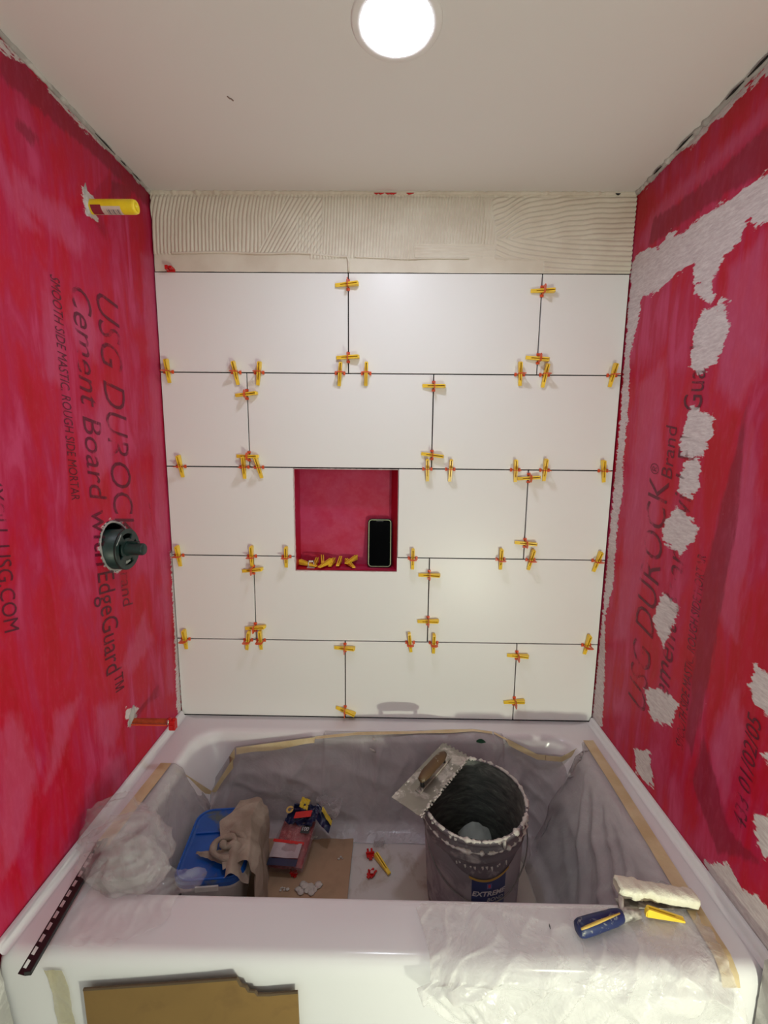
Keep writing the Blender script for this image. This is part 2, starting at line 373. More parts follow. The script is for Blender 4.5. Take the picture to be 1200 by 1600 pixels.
# lower and outer wall pieces (drywall beside the apron, painted room beyond)
def quad(name, pts, m, parent=None): return mk(name, pts, [tuple(range(len(pts)))], m, parent, False)
for X, w_ in ((0., wL), (W, wR)):
    quad('outer_panel', [(X, -.92, 0), (X, -2.4, 0), (X, -2.4, H), (X, -.92, H)], PAINT, w_)
    # bare drywall edge beside the tub apron
    s_ = 1 if X == 0 else -1
    g = MB().grid(lambda u, v: (X+s_*((.010+.09*(.53-.53*v) if X == 0 else .036)+.003*nz(u*9, v*30, X))*(1 if v < .985 else 0), -.781-.15*u, .548*v), 14, 60).grid(lambda u, v: (X+s_*(.0+(.010+.09*(.53-.53*v) if X == 0 else .036)*u), -.781, .540*v), 3, 40)
    g.mk('drywall_return', DRYWALL, w_, True)
tag(quad('floor', [(0, 0, 0), (W, 0, 0), (W, -2.4, 0), (0, -2.4, 0)], simple('floor_cover', (.30, .29, .28), .7)), kind='structure')
tag(quad('ceiling', [(0, .1, H), (0, -2.4, H), (W, -2.4, H), (W, .1, H)], CEIL), kind='structure')
tag(quad('wall_front', [(0, -2.4, 0), (W, -2.4, 0), (W, -2.4, H), (0, -2.4, H)], PAINT), kind='structure')
# irregular joint compound along the ceiling lines
def bead(name, a, b, r, m, parent, seed, n=160, flat=1.):
    a, b = Vector(a), Vector(b)
    pts = [a.lerp(b, i/n) for i in range(n+1)]
    mb = MB().tube(pts, [r*(.55+.9*max(0, .5+nz(i*.35, seed, 0))) for i in range(n+1)], 6)
    return mb.mk(name, m, parent, True)
bead('joint_bead', (0.003, 0, H-.002), (.003, -.9, H-.002), .006, DRYWALL, wL, 3)
bead('joint_bead', (W-.003, 0, H-.002), (W-.003, -.9, H-.002), .007, DRYWALL, wR, 5)
for (a, b) in ((-.10, -.135), (-.20, -.26), (-.37, -.42), (-.43, -.50)):   # open cracks at the right ceiling joint
    MB().tube([(W-.011, a, H-.0065), (W-.013, (a+b)/2, H-.008), (W-.011, b, H-.0065)], [.0012, .0028, .001], 6).mk('open_crack', DARK, wR)
for (a, b) in ((-.06, -.10), (-.13, -.155), (-.18, -.26)):
    MB().tube([(.009, a, H-.0065), (.011, (a+b)/2, H-.008), (.009, b, H-.0065)], [.0008, .002, .0008], 6).mk('open_crack', DARK, wL)

# back wall: backing board with niche, mortar bed, tiles
NX0, NX1, NZ0, NZ1, ND = .434, .788, 1.053, 1.408, .09
TZ = [T, .796, 1.1038, 1.4116, 1.7194, 2.0272]; G_ = .0026; TH = .010
mb = MB()
for (a, b, c, d) in ((0, NX0, .40, H), (NX1, W, .40, H), (NX0, NX1, .40, NZ0), (NX0, NX1, NZ1, H)):
    mb.add([(a, TH, c), (b, TH, c), (b, TH, d), (a, TH, d)], [(0, 1, 2, 3)])
wB = tag(mb.mk('wall_back', GAP), kind='structure')
def tile(poly):
    vs, fs = poly_prism([poly], TH-.001, .0007)
    dy = (rnd()-.5)*.0008
    return mk('tile', [(x, TH-.0008-z+dy, y) for x, y, z in vs], fs, TILE, wB, False)
def rect(a, b, c, d): return [(a+G_, c+G_), (b-G_, c+G_), (b-G_, d-G_), (a+G_, d-G_)]
E0, E1 = .002, W-.003
rows = {0: [E0, .6065, 1.219, E1], 1: [E0, .2876, .9001, E1], 3: [E0, .2863, .8988, E1], 4: [E0, .6203, 1.2328, E1]}
for k_, xs in rows.items():
    for a, b in zip(xs, xs[1:]):
        z0, z1 = TZ[k_]+(.000 if k_ == 0 else 0), TZ[k_+1]
        if k_ == 1 and a == .2876:
            tile([(a+G_, z0+G_), (b-G_, z0+G_), (b-G_, z1-G_), (NX1, z1-G_), (NX1, NZ0), (NX0, NZ0), (NX0, z1-G_), (a+G_, z1-G_)])
        else: tile(rect(a, b, z0, z1))
tile(rect(E0, NX0, TZ[2], TZ[3])); tile(rect(NX1, 1.2245, TZ[2], TZ[3])); tile(rect(1.2245, E1, TZ[2], TZ[3]))
# niche box (membrane), attribute defaults to plain paint
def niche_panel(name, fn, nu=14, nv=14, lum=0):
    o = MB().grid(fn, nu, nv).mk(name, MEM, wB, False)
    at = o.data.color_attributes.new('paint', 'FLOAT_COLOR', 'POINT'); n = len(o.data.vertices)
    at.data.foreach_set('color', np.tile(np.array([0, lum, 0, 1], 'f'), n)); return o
bx0, bx1, bz0, bz1 = NX0+.002, .766, NZ0+.003, NZ1-.002
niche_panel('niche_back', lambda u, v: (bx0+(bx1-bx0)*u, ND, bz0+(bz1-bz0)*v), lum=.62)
niche_panel('niche_side', lambda u, v: (NX0+.002, .001+(ND-.001)*u, bz0+(bz1-bz0)*v))
niche_panel('niche_side', lambda u, v: (NX1-(NX1-bx1)*u, .001+(ND-.001)*u, bz0+(bz1-bz0)*v))
niche_panel('niche_floor', lambda u, v: (bx0+(NX1-bx0)*u, .001+(ND-.001)*v, bz0))
niche_panel('niche_top', lambda u, v: (bx0+(NX1-bx0)*u, .001+(ND-.001)*v, bz1))
mb = MB()
for k_ in range(4):   # pale rough lip around the niche
    a, b = [((NX0, NZ0), (NX1, NZ0)), ((NX0, NZ1), (NX1, NZ1)), ((NX0, NZ0), (NX0, NZ1)), ((NX1, NZ0), (NX1, NZ1))][k_]
    w = (.0026, .0022, .0030, .0008)[k_]
    mb.tube([(a[0]+(b[0]-a[0])*i/50, .0015, a[1]+(b[1]-a[1])*i/50) for i in range(51)], [w*(.6+.8*abs(nz(i*.3, k_*7.))) for i in range(51)], 6)
mb.mk('niche_edge', simple('pale_edge_filler', (.62, .50, .49), .8), wB, True)

# combed thinset bed above the tiles
Z0, Z1 = TZ[5]+.002, H-.004
def comb(ph, sharp=1.6): s = .5+.5*math.cos(ph); return s**.38
def bedh(x, z):
    n1 = nz(x*9, z*9, 1)*.0022; w1 = nz(x*14, z*5, 4); zz = z-Z0
    base = .0035 + n1*.5
    smooth_top = .040 + .006*nz(x*7, 2.2) + (.012 if x < .5 else 0)
    if x > 1.235: smooth_top = .003
    if zz < smooth_top:
        return .0035+nz(x*30, z*30)*.0006+nz(x*6, z*14)*.0012
    # three strokes of the notched trowel
    a = x/.0117*2*math.pi + 2.6*w1 + (zz*7 - max(0, zz-.15)**1.5*420) + 1.2*math.sin(zz*22+x*3)
    b = x/.0098*2*math.pi + 1.1*w1 - zz*38
    if x < .535: ph = a
    else: ph = b
    amp = .0030
    # diagonal swipe
    dx, dz = x-.34, z-(Z0+.045)
    if 0 < dx < .20 and zz < .215 and dz < dx*1.65+.02 and dz < .185:
        ph = (dx*math.sin(1.05)-dz*math.cos(1.05)-.5*dx*dx)/.0105*2*math.pi
        if dx > .115 and dz < .13-abs(dx-.15)*.6:
            return base+.0032*comb(ph)*comb(b)+.0006
    # low flat pass
    if .83 < x < 1.30 and zz < .085: ph = (z+.02*(x-1)**2)/.0088*2*math.pi+w1; amp = .0017
    # sweeping horizontal arcs on the right
    cx = 1.07+.03*w1
    if x > cx:
        sag = .055*math.exp(-(x-cx)/.13)
        ph = (z+sag*(1.6 if zz > .1 else -.9))/.0145*2*math.pi+.8*w1; amp = .0030
    elif x > cx-.03: amp = .001
    if zz > Z1-Z0-.012: amp *= .35
    return base + amp*comb(ph) + nz(x*60, z*60)*.0004
o = MB().grid(lambda u, v: ((lambda x, z: (x, TH-.001-bedh(x, z)*1.9+.002, z))(.004+(W-.006)*u, Z0+(Z1-Z0)*v)), 900, 120).mk('mortar_bed', THIN, wB, True)
bead('joint_bead', (0, .004, H-.003), (W, .004, H-.003), .0065, THIN, wB, 9, 300)
for x in (.70, .712, .735, .745, .752, .80, 1.44): MB().tube([(x, -.0015, H-.006), (x+.008, -.003, H-.009), (x+.014+.01*rnd(), -.0015, H-.006)], [.001, .0028, .001], 5).mk('open_crack', REDD if x < .9 else DARK, wB)
# the long wavy lip left where two trowel passes meet
def crest(x): return Z0+.040+.006*nz(x*7, 2.2)+.012*(1 if x < .5 else max(0, 1-(x-.5)/.12))
MB().tube([(x, .001, crest(x)+.002) for x in np.linspace(.06, .60, 90)]+[(.617, .000, Z0+.045), (.622, .000, Z0+.03), (.622, .000, Z0+.002)], .0034, 6).mk('mortar_lip', THIN, wB, True)
MB().tube([(x, .001, crest(x)+.001) for x in np.linspace(.64, 1.0, 60)], [.0032*(.4+abs(nz(i*.4, 3))) for i in range(60)], 6).mk('mortar_lip', THIN, wB, True)

# lettering on the backer boards
def wall_text(s, X, base, zs, ze, cap, m, shear=.22, mode='L', bold=.0):
    vs, fs = text_geo(s, 1, shear, 0, bold)
    xs = [v[0] for v in vs]; ys = [v[1] for v in vs]; x0, x1 = min(xs), max(xs)
    out = []
    for x, y, z in vs:
        t = (x-x0)/(x1-x0); zz = zs+(ze-zs)*t
        yy = base + y/.73*cap
        out.append((X+(.0012 if X == 0 else -.0012), yy, zz))
    o = mk('lettering', out, fs, m, wL if X == 0 else wR, False)
    d = BARE[X > 0](np.array([(p[1], p[2]) for p in out])); at = o.data.attributes.new('seen', 'FLOAT', 'POINT')
    at.data.foreach_set('value', np.clip(.5-d/.012, 0, 1).astype('f')); return o
wall_text('USG DUROCK', 0., -.297, 1.872, 1.215, .098, INK, bold=-.005)
wall_text('®', 0., -.245, 1.205, 1.175, .04, INK)
wall_text('Brand', 0., -.290, 1.155, 1.015, .05, INK)
wall_text('Cement Board with', 0., -.388, 1.858, 1.165, .072, INK)
wall_text('EdgeGuard™', 0., -.385, 1.150, .790, .072, INKD)
wall_text('SMOOTH SIDE MASTIC. ROUGH SIDE MORTAR', 0., -.452, 1.856, 1.350, .030, INKD)
wall_text('4YOU  USG.COM', 0., -.668, 1.42, 1.105, .036, INKD)
wall_text('JS', 0., -.115, 1.30, 1.235, .014, INK)
wall_text('USG DUROCK', W, -.297, .722, 1.405, .098, INK, bold=-.005)
wall_text('®', W, -.245, 1.415, 1.445, .04, INK)
wall_text('Brand', W, -.305, 1.405, 1.550, .05, INK)
wall_text('Cement Board with', W, -.388, .758, 1.44, .072, INK)
wall_text('EdgeGuard™', W, -.388, 1.455, 1.80, .072, INKD)
wall_text('SMOOTH SIDE MASTIC. ROUGH SIDE MORTAR', W, -.462, .730, 1.235, .030, INKD)
wall_text('433 01/02/05  8', W, -.665, .695, 1.00, .036, INKD)

# cavity behind the valve
MB().tube([(0, y, z) for y, z in holeL+[holeL[0]]], [.003+.0015*nz(i*.9, 2) for i in range(29)], 6, False).mk('cut_edge', simple('cut_board_edge', (.45, .43, .41), .9, bs=1, bd=.004, scale=90), wL, True)
mb = MB(); n = len(holeL)
mb.add([(0, y, z) for y, z in holeL]+[(-.07, y, z) for y, z in holeL], [(i, (i+1) % n, n+(i+1) % n, n+i) for i in range(n)]+[tuple(range(n, 2*n))])
mb.mk('wall_cavity', DARK, wL)

# ceiling light
lt = thing('ceiling_light', 'round glowing white recessed light set flush in the ceiling', 'ceiling light', (.762, -.543, H))
MB().lathe([(.0665, -.003), (.069, -.0045), (.082, -.0035), (.085, -.001), (.085, 0)], (.762, -.543, H), 64).mk('trim_ring', paint_mat('lamp_trim', (.8, .79, .77), .4), lt, True)
k = N('led_diffuser'); e = k.n('Emission'); e.inputs[0].default_value = (.90, .93, 1.07, 1); e.inputs[1].default_value = LED
MB().lathe([(.0670, -.0032), (.060, -.0040), (.040, -.0046), (.020, -.0048), (.0001, -.005)], (.762, -.543, H), 64).mk('diffuser', k.done(e), lt, True)
for (a, b) in ((355, 150), (360, 153)):
    q = P(a, b, 2, H); MB().tube([(q.x, q.y, H-.0005), (q.x+.004, q.y+.007, H-.0008)], .0016, 6).mk('scuff', simple('scuff_brown', (.25, .17, .15), .9), bpy.data.objects['ceiling'])

# ------------------------------------------------------------------ bathtub
def rring(x0, x1, y0, y1, r, z, ns=14, nc=9):
    pts = []
    cs = [(x1-r, y0+r, -math.pi/2), (x1-r, y1-r, 0), (x0+r, y1-r, math.pi/2), (x0+r, y0+r, math.pi)]
    for i, (cx, cy, a0) in enumerate(cs):
        arc = [(cx+r*math.cos(a0+math.pi/2*k_/nc), cy+r*math.sin(a0+math.pi/2*k_/nc)) for k_ in range(nc+1)]
        nx = cs[(i+1) % 4]; a1 = nx[2]; q = (nx[0]+r*math.cos(a1), nx[1]+r*math.sin(a1)); p = arc[-1]
        pts += arc+[(p[0]+(q[0]-p[0])*k_/ns, p[1]+(q[1]-p[1])*k_/ns) for k_ in range(1, ns)]
    return [(x, y, z) for x, y in pts]
AY = -.776
def inner(i, z, ex=0):
    """basin ring at height z"""
    t = max(0, min(1, (T-z)/.33)); s = t**.85
    return rring(.10+.12*s, 1.405-.15*s, -.655+.055*s, -.078-.055*s, .085+.02*s, z)
def tub_rings():
    R = []
    for z, ins in ((0, .004), (.25, .002), (.455, 0), (.474, .0012), (.487, .005), (.4955, .0115), (.4995, .020), (.5, .028)):
        R.append(rring(.004+ins*.3, W-.004-ins*.3, AY+ins, -.002, .010, z))
    R.append(rring(.05, W-.05, AY+.06, -.03, .04, .5))
    for z, o_ in ((.5005, -.012), (.5, -.004), (.497, .004), (.490, .010), (.478, .014)):
        R.append(rring(.10+o_, 1.405-o_, -.655+o_, -.078-o_, .085, z))
    for z in (.44, .38, .32, .26, .22, .195): 
        s = (T-z)/.33; R.append(rring(.114+.10*s, 1.391-.13*s, -.641+.045*s, -.092-.045*s, .085+.02*s, z))
    R.append(rring(.225, 1.245, -.59, -.145, .10, .180)); R.append(rring(.245, 1.225, -.57, -.165, .09, .1715)); R.append(rring(.30, 1.15, -.52, -.22, .08, .168))
    return R
R = tub_rings(); n = len(R[0]); vs = [p for r in R for p in r]
fs = [(i*n+k_, i*n+(k_+1) % n, (i+1)*n+(k_+1) % n, (i+1)*n+k_) for i in range(len(R)-1) for k_ in range(n)]
fs.append(tuple((len(R)-1)*n+k_ for k_ in range(n)))
tub = thing('bathtub', 'white built-in alcove bathtub along the tiled wall, partly covered with plastic film', 'bathtub', (W/2, -.39, 0))
mk('tub_shell', vs, fs, TUB, tub)
for X, s_ in ((0, 1), (W, -1)):   # raised flange against the side walls
    m_ = MB()
    prof = [(.000, .018), (.006, .0185), (.010, .016), (.012, .006), (.016, .001), (.024, .0008)]
    m_.grid(lambda u, v: ((lambda p: (X+s_*(p[0]+.001), -.006-.769*u, T+p[1]))(prof[round(v*5)])), 40, 5)
    m_.mk('tiling_flange', TUB, tub, True)
MB().grid(lambda u, v: (.27+.93*u, -.555+.36*v, .1725+.0008*nz(u*8, v*8)), 30, 20).mk('basin_floor_paper', TUBFLOOR, tub, True)

# ------------------------------------------------------------------ plastic film lining the basin, with its tape
def E(px, py, y, dz=0): q = P(px, py, 1, y); return Vector((q.x, q.y, q.z+dz))
top = [(.062, -.66, .505), (.068, -.55, .506), (.074, -.40, .506), (.085, -.262, .508), E(325, 1233, -.155), E(368, 1166, -.112), E(480, 1151, -.098),
       E(560, 1143, -.09), Vector((.84, -.078, .505)), Vector((1.06, -.062, .507)), Vector((1.13, -.075, .507)), E(835, 1176, -.118), E(880, 1180, -.128), Vector((1.437, -.122, .508)), Vector((1.440, -.30, .507)), (1.432, -.52, .507), (1.425, -.66, .507)]
NS, NV = 420, 34
tp = lin_path(top, NS)
def basin_pt(p, z, off):
    """closest basin wall point under rim point p at height z, moved off metres inward"""
    off += .050*max(0, (.215-z)/.039)**2
    s = min(1, (T-z)/.33); x0, x1, y1 = .114+.10*s+off, 1.391-.13*s-off, -.092-.045*s-off
    if p.x < .16 and p.y < -.16: return Vector((x0-.006, max(min(p.y, -.19), -.60), z))
    if p.x > 1.40 and p.y < -.16: return Vector((x1, max(p.y, -.60), z))
    x = max(x0, min(x1, p.x)); y = y1
    if x < x0+.09: y = y1-(1-math.sqrt(max(0, 1-((x0+.09-x)/.09)**2)))*.09
    if x > x1-.09: y = y1-(1-math.sqrt(max(0, 1-((x-x1+.09)/.09)**2)))*.09
    return Vector((x, y, z))
sheet = thing('plastic_sheet', 'clear plastic sheet with tan masking tape lining the inside of the bathtub', 'plastic sheet', (.75, -.35, T))
def film_pt(u, v):
    i = u*NS; k_ = min(int(i), NS-1); p = tp[k_].lerp(tp[k_+1], i-k_)
    zt = p.z; hang = zt < .495
    zb = .176
    if hang: z = zt+(zb-zt)*v; q = basin_pt(p, z, .010); c = p.lerp(q, min(1, v*3)); c.z = z
    else:
        if v < .08: c = p.lerp(basin_pt(p, .497, -.010), v/.08); c.z = .5055
        else:
            t = (v-.08)/.92; z = .5055+(zb-.5055)*t; c = basin_pt(p, min(z, .5), .007+.004*(1-t)); c.z = z
            if t < .06: c = basin_pt(p, .497, -.010).lerp(c, t/.06); c.z = .5055-(t/.06)*.018
    # creases: fans hanging from the corners plus soft diagonal wrinkles
    w = min(1, v*3)*min(1, (1-v)*6+.25)
    s = u*9
    cr_ = max(0, 1-abs(nz(s*3.2+v*1.0, v*1.3, 2))*3.2)*.009 + max(0, 1-abs(nz(s*1.4-v*2.2, v*2.1, 8))*3.5)*.008 + (nz(s*9, v*5, 5)+.5)*.002
    if p.x > 1.38: cr_ += max(0, 1-abs(nz((p.y+.12)/(v*.9+.22)*5, 3.3, .1*v))*3)*.016
    d = cr_*w*(.25 if p.x < .16 and p.y < -.3 else 1)
    nrm = Vector((.75, -.36, c.z))-c; nrm.z = 0; nrm.normalize()
    if p.x > 1.38 and p.y < -.2: nrm = Vector((-1, 0, .2))
    elif p.x < .16 and p.y < -.2: nrm = Vector((1, 0, .2))
    elif c.y > -.2: nrm = Vector((0, -1, 0))
    return tuple(c+nrm*d)
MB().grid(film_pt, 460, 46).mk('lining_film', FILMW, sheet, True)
def ribbon(name, path, wv, m, parent, n, lift=.0012, wob=.0015, fold=.10):
    pts = lin_path(path, n); vs = []
    for i, p in enumerate(pts):
        w = wv(p) if callable(wv) else Vector(wv)
        for j in range(4):
            f = j/3-.5
            vs.append(p+w*f+Vector((0, 0, 1))*(wob*nz(i*.21, j*.8, 1)+lift))
    fs = [(i*4+j, i*4+j+1, (i+1)*4+j+1, (i+1)*4+j) for i in range(n) for j in range(3)]
    return mk(name, vs, fs, m, parent)
ribbon('tape_strip', [(1.440, -.118, .507), (1.438, -.30, .506), (1.430, -.52, .506), (1.422, -.70, .506), (1.419, -.752, .507), (1.418, -.775, .493), (1.417, -.783, .475)], (.034, 0, 0), TAPE, sheet, 70, .002)
ribbon('tape_strip', [(.078, -.262, .508), (.070, -.40, .508), (.062, -.55, .508)], (.034, 0, 0), TAPE, sheet, 30, .002)
# free edge of the tape along the back, hanging with the film
def back_tape(a, b, hgt, flip=False):
    idx = [i for i, p in enumerate(tp) if a <= i/NS <= b]; vs = []
    for i in idx:
        p = tp[i]; h_ = hgt*(.8+.5*nz(i*.05, 2))
        for j in range(4):
            f = j/3
            if p.z > .492: c = p+Vector((0, -.012-h_*.55*(f-.4), .003-.002*f))
            else: c = p+Vector((.020 if p.x < .22 else (-.012 if p.x > 1.3 else .004), -.016-.003*f, .006-h_*f))
            vs.append(c)
    m_ = len(idx); fs = [(i*4+j, i*4+j+1, (i+1)*4+j+1, (i+1)*4+j) for i in range(m_-1) for j in range(3)]
    return mk('tape_strip', vs, fs, TAPE, sheet)
L_ = [0]
for a, b in zip(top, top[1:]): L_.append(L_[-1]+(Vector(b)-Vector(a)).length)
fr = [x/L_[-1] for x in L_]
back_tape(fr[3], fr[5], .040); back_tape(fr[5], fr[10], .028); back_tape(fr[10], fr[13]+.004, .022)
for (px_, py_, r_) in ((585, 1155, .004), (583, 1172, .006), (590, 1220, .006), (593, 1228, .005), (1000, 1180, .003)):
    q = P(px_, py_, 1, -.118); 
    if q.x < 1.2: MB().tube([(q.x-r_*2, q.y, q.z+r_), (q.x, q.y-.002, q.z), (q.x+r_*1.6, q.y, q.z-r_*1.4)], [r_*.4, r_*.7, r_*.3], 6).mk('dried_dab', MORT, sheet, True)
q = P(751, 1153, 1, -.10)
lf = thing('green_scrap', 'small dark green scrap lying on the plastic film at the back rim', 'scrap', q)
MB().grid(lambda u, v: (q.x-.016+.032*u, q.y-.008-.006*math.sin(u*3), q.z-.010+.016*v*math.sin(math.pi*min(1, .12+u*.85))), 10, 4).mk('scrap_flake', simple('green_scrap_mat', (.02, .10, .05), .6), lf, True)

# film over the front rim, right side
fsheet = thing('plastic_sheet', 'wrinkled clear plastic sheet draped over the front rim and apron on the right', 'plastic sheet', (1.1, -.72, T))
def front_film(u, v):
    # v: 0 inside basin wall -> over deck -> down apron
    prof = [(-.662, .40), (-.655, .47), (-.662, .503), (-.70, .5055), (-.748, .5055), (-.775, .500), (-.786, .480), (-.792, .40), (-.797, .33), (-.802, .27)]
    t = v*(len(prof)-1); k_ = min(int(t), len(prof)-2); f = t-k_
    y = prof[k_][0]*(1-f)+prof[k_+1][0]*f; z = prof[k_][1]*(1-f)+prof[k_+1][1]*f
    xl = .835 - .012*math.sin(v*9) if z > .485 and y > -.78 else .825+(.485-z)*.95
    if y > -.67: xl = .835+ (.02*(1-v*4))
    xr = 1.425-.006*math.sin(v*14)
    x = xl+(xr-xl)*u
    s_ = t*.045+ (0 if k_ < 6 else (t-6)*.03)
    q = x*.8-s_*1.3
    d = max(0, 1-abs(nz(q*7, s_*2.5+x*1.5, 2))*5)*.0042+max(0, 1-abs(nz(x*13+s_*9, s_*10-x*3, 6))*6)*.0026+.0022*(nz(x*9, s_*12)+.45)+.001
    ap = max(0, min(1, (-.748-y)/.035))
    d *= 1+ap*3.2
    e_ = max(0, 1-abs(x-xl-.05)/.08)*ap; d += e_*(.5+.5*math.sin((x-xl)*230+z*14))*.006
    ins = max(0, min(1, (y+.668)/.006))
    return (x, y-d*ap+d*.6*ins, z+d*(1-ap)*(1-ins))
MB().grid(front_film, 230, 110).mk('draped_film', FILM, fsheet, True)

# crumpled bundle of film on the left rim
bun = thing('plastic_bundle', 'crumpled bundle of clear plastic film heaped on the left end of the rim', 'plastic film', (.17, -.58, T))
def blob(c, rad, seed, amp=.32, cut=-.9, n=5):
    bm = bmesh.new(); bmesh.ops.create_icosphere(bm, subdivisions=n, radius=1)
    for v in bm.verts:
        d = v.co.normalized(); f = 1-amp*.25+amp*.6*ridged(d.x*.9+seed, d.y*.9, d.z*1.2)+amp*.30*ridged(d.x*1.5, d.y*2.6+seed, d.z*1.8)**3
        p = Vector((c[0]+d.x*rad[0]*f, c[1]+d.y*rad[1]*f, c[2]+d.z*rad[2]*f))
        p.z = max(p.z, T+.006+.004*nz(p.x*30, p.y*30)) if not (.12 < p.x < .40 and p.y > -.63) else max(p.z, .430)
        p.x = max(p.x, .012); v.co = p
    bm.verts.index_update()
    r_ = ([v.co[:] for v in bm.verts], [[v.index for v in f.verts] for f in bm.faces]); bm.free(); return r_
mb = MB()
mb.add(*blob((.150, -.580, .535), (.090, .072, .066), 1.3, .45))
mb.add(*blob((.185, -.612, .518), (.066, .052, .052), 5.1, .45))
mb.add(*blob((.140, -.600, .520), (.060, .050, .048), 2.7, .5))
mb.mk('crumpled_film', FILMB, bun, True)
MB().add(*blob((.075, -.515, .540), (.065, .055, .048), 8.2, .6)).mk('crumpled_film', FILMB, bun, True)
def skirt(u, v):
    # thin sheet spreading from the bundle toward the front of the rim
    y = -.60-.165*v; xl = .098+.012*math.sin(v*5); xr = .34-.10*v**2+.015*math.sin(v*11)
    x = xl+(xr-xl)*u
    d = max(0, 1-abs(nz(x*14, y*16, 3))*2.8)*.011*(1-.55*v)+max(0, 1-abs(nz(x*34, y*30, 9))*3)*.004
    e = .004 if v > .93 else 0
    return (x, y, T+.006+d+e)
MB().grid(skirt, 70, 60).mk('loose_skirt', FILMB, bun, True)
def fall(u, v):
    # film falling from the bundle into the basin
    x = .112+.022*v+.012*u; y = -.34-.28*u; z = .51-.30*v
    d = max(0, 1-abs(nz(u*7, v*3, 4))*2.6)*.012+.005*nz(u*12, v*9, 2)
    return (x+.01+d, y, z+.004)
MB().grid(fall, 60, 50).mk('falling_film', FILMB, bun, True)
# yellowed tape hanging on the apron, left
at_ = thing('tape_strip', 'yellowed translucent tape strip hanging down the left end of the apron', 'tape', (.1, AY, .45))
MB().grid(lambda u, v: (.100+.035*u+.045*v+.004*math.sin(v*12), AY-.004-.002*nz(u*3, v*12), .475-.30*v), 6, 40).mk('tape_band', film_mat('yellow_tape', .6, (.52, .45, .25), .4, 10, .4), at_, True)

# ------------------------------------------------------------------ things on the rim
# black perforated trim strip on the left rim
a_, b_ = Vector((.064, -.545, .520)), Vector((.096, -.818, .5155))
tr = thing('trim_strip', 'black perforated metal tile edge strip lying along the left rim', 'edge trim', (a_+b_)/2)
d_ = (b_-a_).normalized(); s_ = d_.cross(Vector((0, 0, 1))).normalized(); up_ = s_.cross(d_); L0 = (b_-a_).length
Mt = Matrix.Identity(4)
for i, ax in enumerate((d_, s_, up_)):
    for j in range(3): Mt[j][i] = ax[j]
Mt.translation = a_
# s_ points toward -x ; local y>0 = left
MB().box((0, -.014, -.001), (L0, -.002, .008), ch=.0008).xf(Mt).mk('face_bar', BLACK, tr)
outer = [(0, 0), (L0, 0), (L0-.004, .0135), (.0, .0135)]; holes = []
nh = 12
for i in range(nh):
    x = .008+i*(L0-.014)/nh; w = (L0-.014)/nh*.66
    holes.append([(x+.004, .0025), (x, .0112), (x+w, .0112), (x+w+.003, .0025)])
vs, fs = poly_prism([outer]+holes, .0012)
MB().add([(x, y-.002, z) for x, y, z in vs], fs).xf(Mt).mk('anchor_leg', BLACK, tr)

# margin trowel with wet thinset
mt = thing('margin_trowel', 'blue handled margin trowel caked with pale thinset on the front rim', 'trowel', (1.28, -.67, .508))
p0_, p1_ = Vector((1.268, -.640, .533)), Vector((1.428, -.662, .529))
mb = MB(); dd = (p1_-p0_); 
def bladept(u, v):
    c = p0_.lerp(p1_, u); a = v*2*math.pi; r1 = .016+.003*nz(u*14, math.cos(a)*1.2, 1)+(.004 if u < .3 else 0); r2 = .013+.003*nz(u*11, a, 5)
    ca, sa = math.cos(a), math.sin(a); e = .55
    y = math.copysign(abs(ca)**e, ca)*r1; z = math.copysign(abs(sa)**e, sa)*r2
    if u in (0, 1): y *= .75; z *= .75
    return (c.x+(.004*nz(v*9, u*3) if u in (0, 1) else 0), c.y+y, c.z+z)
mb.grid(bladept, 40, 24)
for uu in (0, 1): mb.add([bladept(uu, j/24) for j in range(24)], [tuple(range(24))])
mb.mk('thinset_cake', WET, mt, True)
MB().box((1.262, -.668, .5095), (1.432, -.648, .5115)).mk('blade', STEEL, mt)
MB().tube([(1.272, -.655, .522), (1.262, -.672, .530), (1.258, -.685, .527), (1.262, -.697, .520)], [.006, .0055, .005, .006], 8).mk('shank', STEEL, mt, True)
MB().tube([(1.292, -.688, .522), (1.27, -.690, .5215), (1.253, -.694, .521)], [.010, .012, .011], 10).mk('ferrule', STEEL, mt, True)
h0, h1 = Vector((1.256, -.692, .522)), Vector((1.148, -.722, .522))
pts = [h0.lerp(h1, t) for t in (0, .06, .2, .45, .7, .9, .97, 1)]
mb = MB().tube(pts, [.009, .0125, .015, .0155, .0165, .0165, .014, .008], 16); hd = mb.mk('handle', NAVH, mt, True)
MB().tube([h0.lerp(h1, t)+Vector((0, -.006-.006*t, .0165-.002*t)) for t in (.12, .35, .6, .85, .97)], [.0015, .0022, .003, .0028, .002], 8).mk('gold_stripe', GOLD, hd, True)
def wedge_mb():
    """U-channel wedge along +z, width x, thickness toward -y"""
    m_ = MB(); L = .070
    def bar(x0, x1, z0, z1, t0, t1, y0=-.002):
        m_.add([(x0, y0, z0), (x1, y0, z0), (x1, y0, z1), (x0, y0, z1), (x0, y0-t0, z0), (x1, y0-t0, z0), (x1, y0-t1, z1), (x0, y0-t1, z1)],
               [(0, 1, 2, 3), (7, 6, 5, 4), (0, 4, 5, 1), (1, 5, 6, 2), (2, 6, 7, 3), (3, 7, 4, 0)])
    for g in (-1, 1):
        x0, x1 = sorted((g*.0016, g*.0054))
        bar(x0, x1, -L*.5, L*.5, .004, .019)
    bar(-.0016, .0016, -L*.5, -L*.26, .003, .007); bar(-.0054, .0054, L*.5, L*.54, .019, .016); bar(-.0042, .0042, L*.54, L*.575, .015, .010)
    bar(-.0016, .0016, -L*.26, L*.48, .0012, .0016, -.001)
    return m_
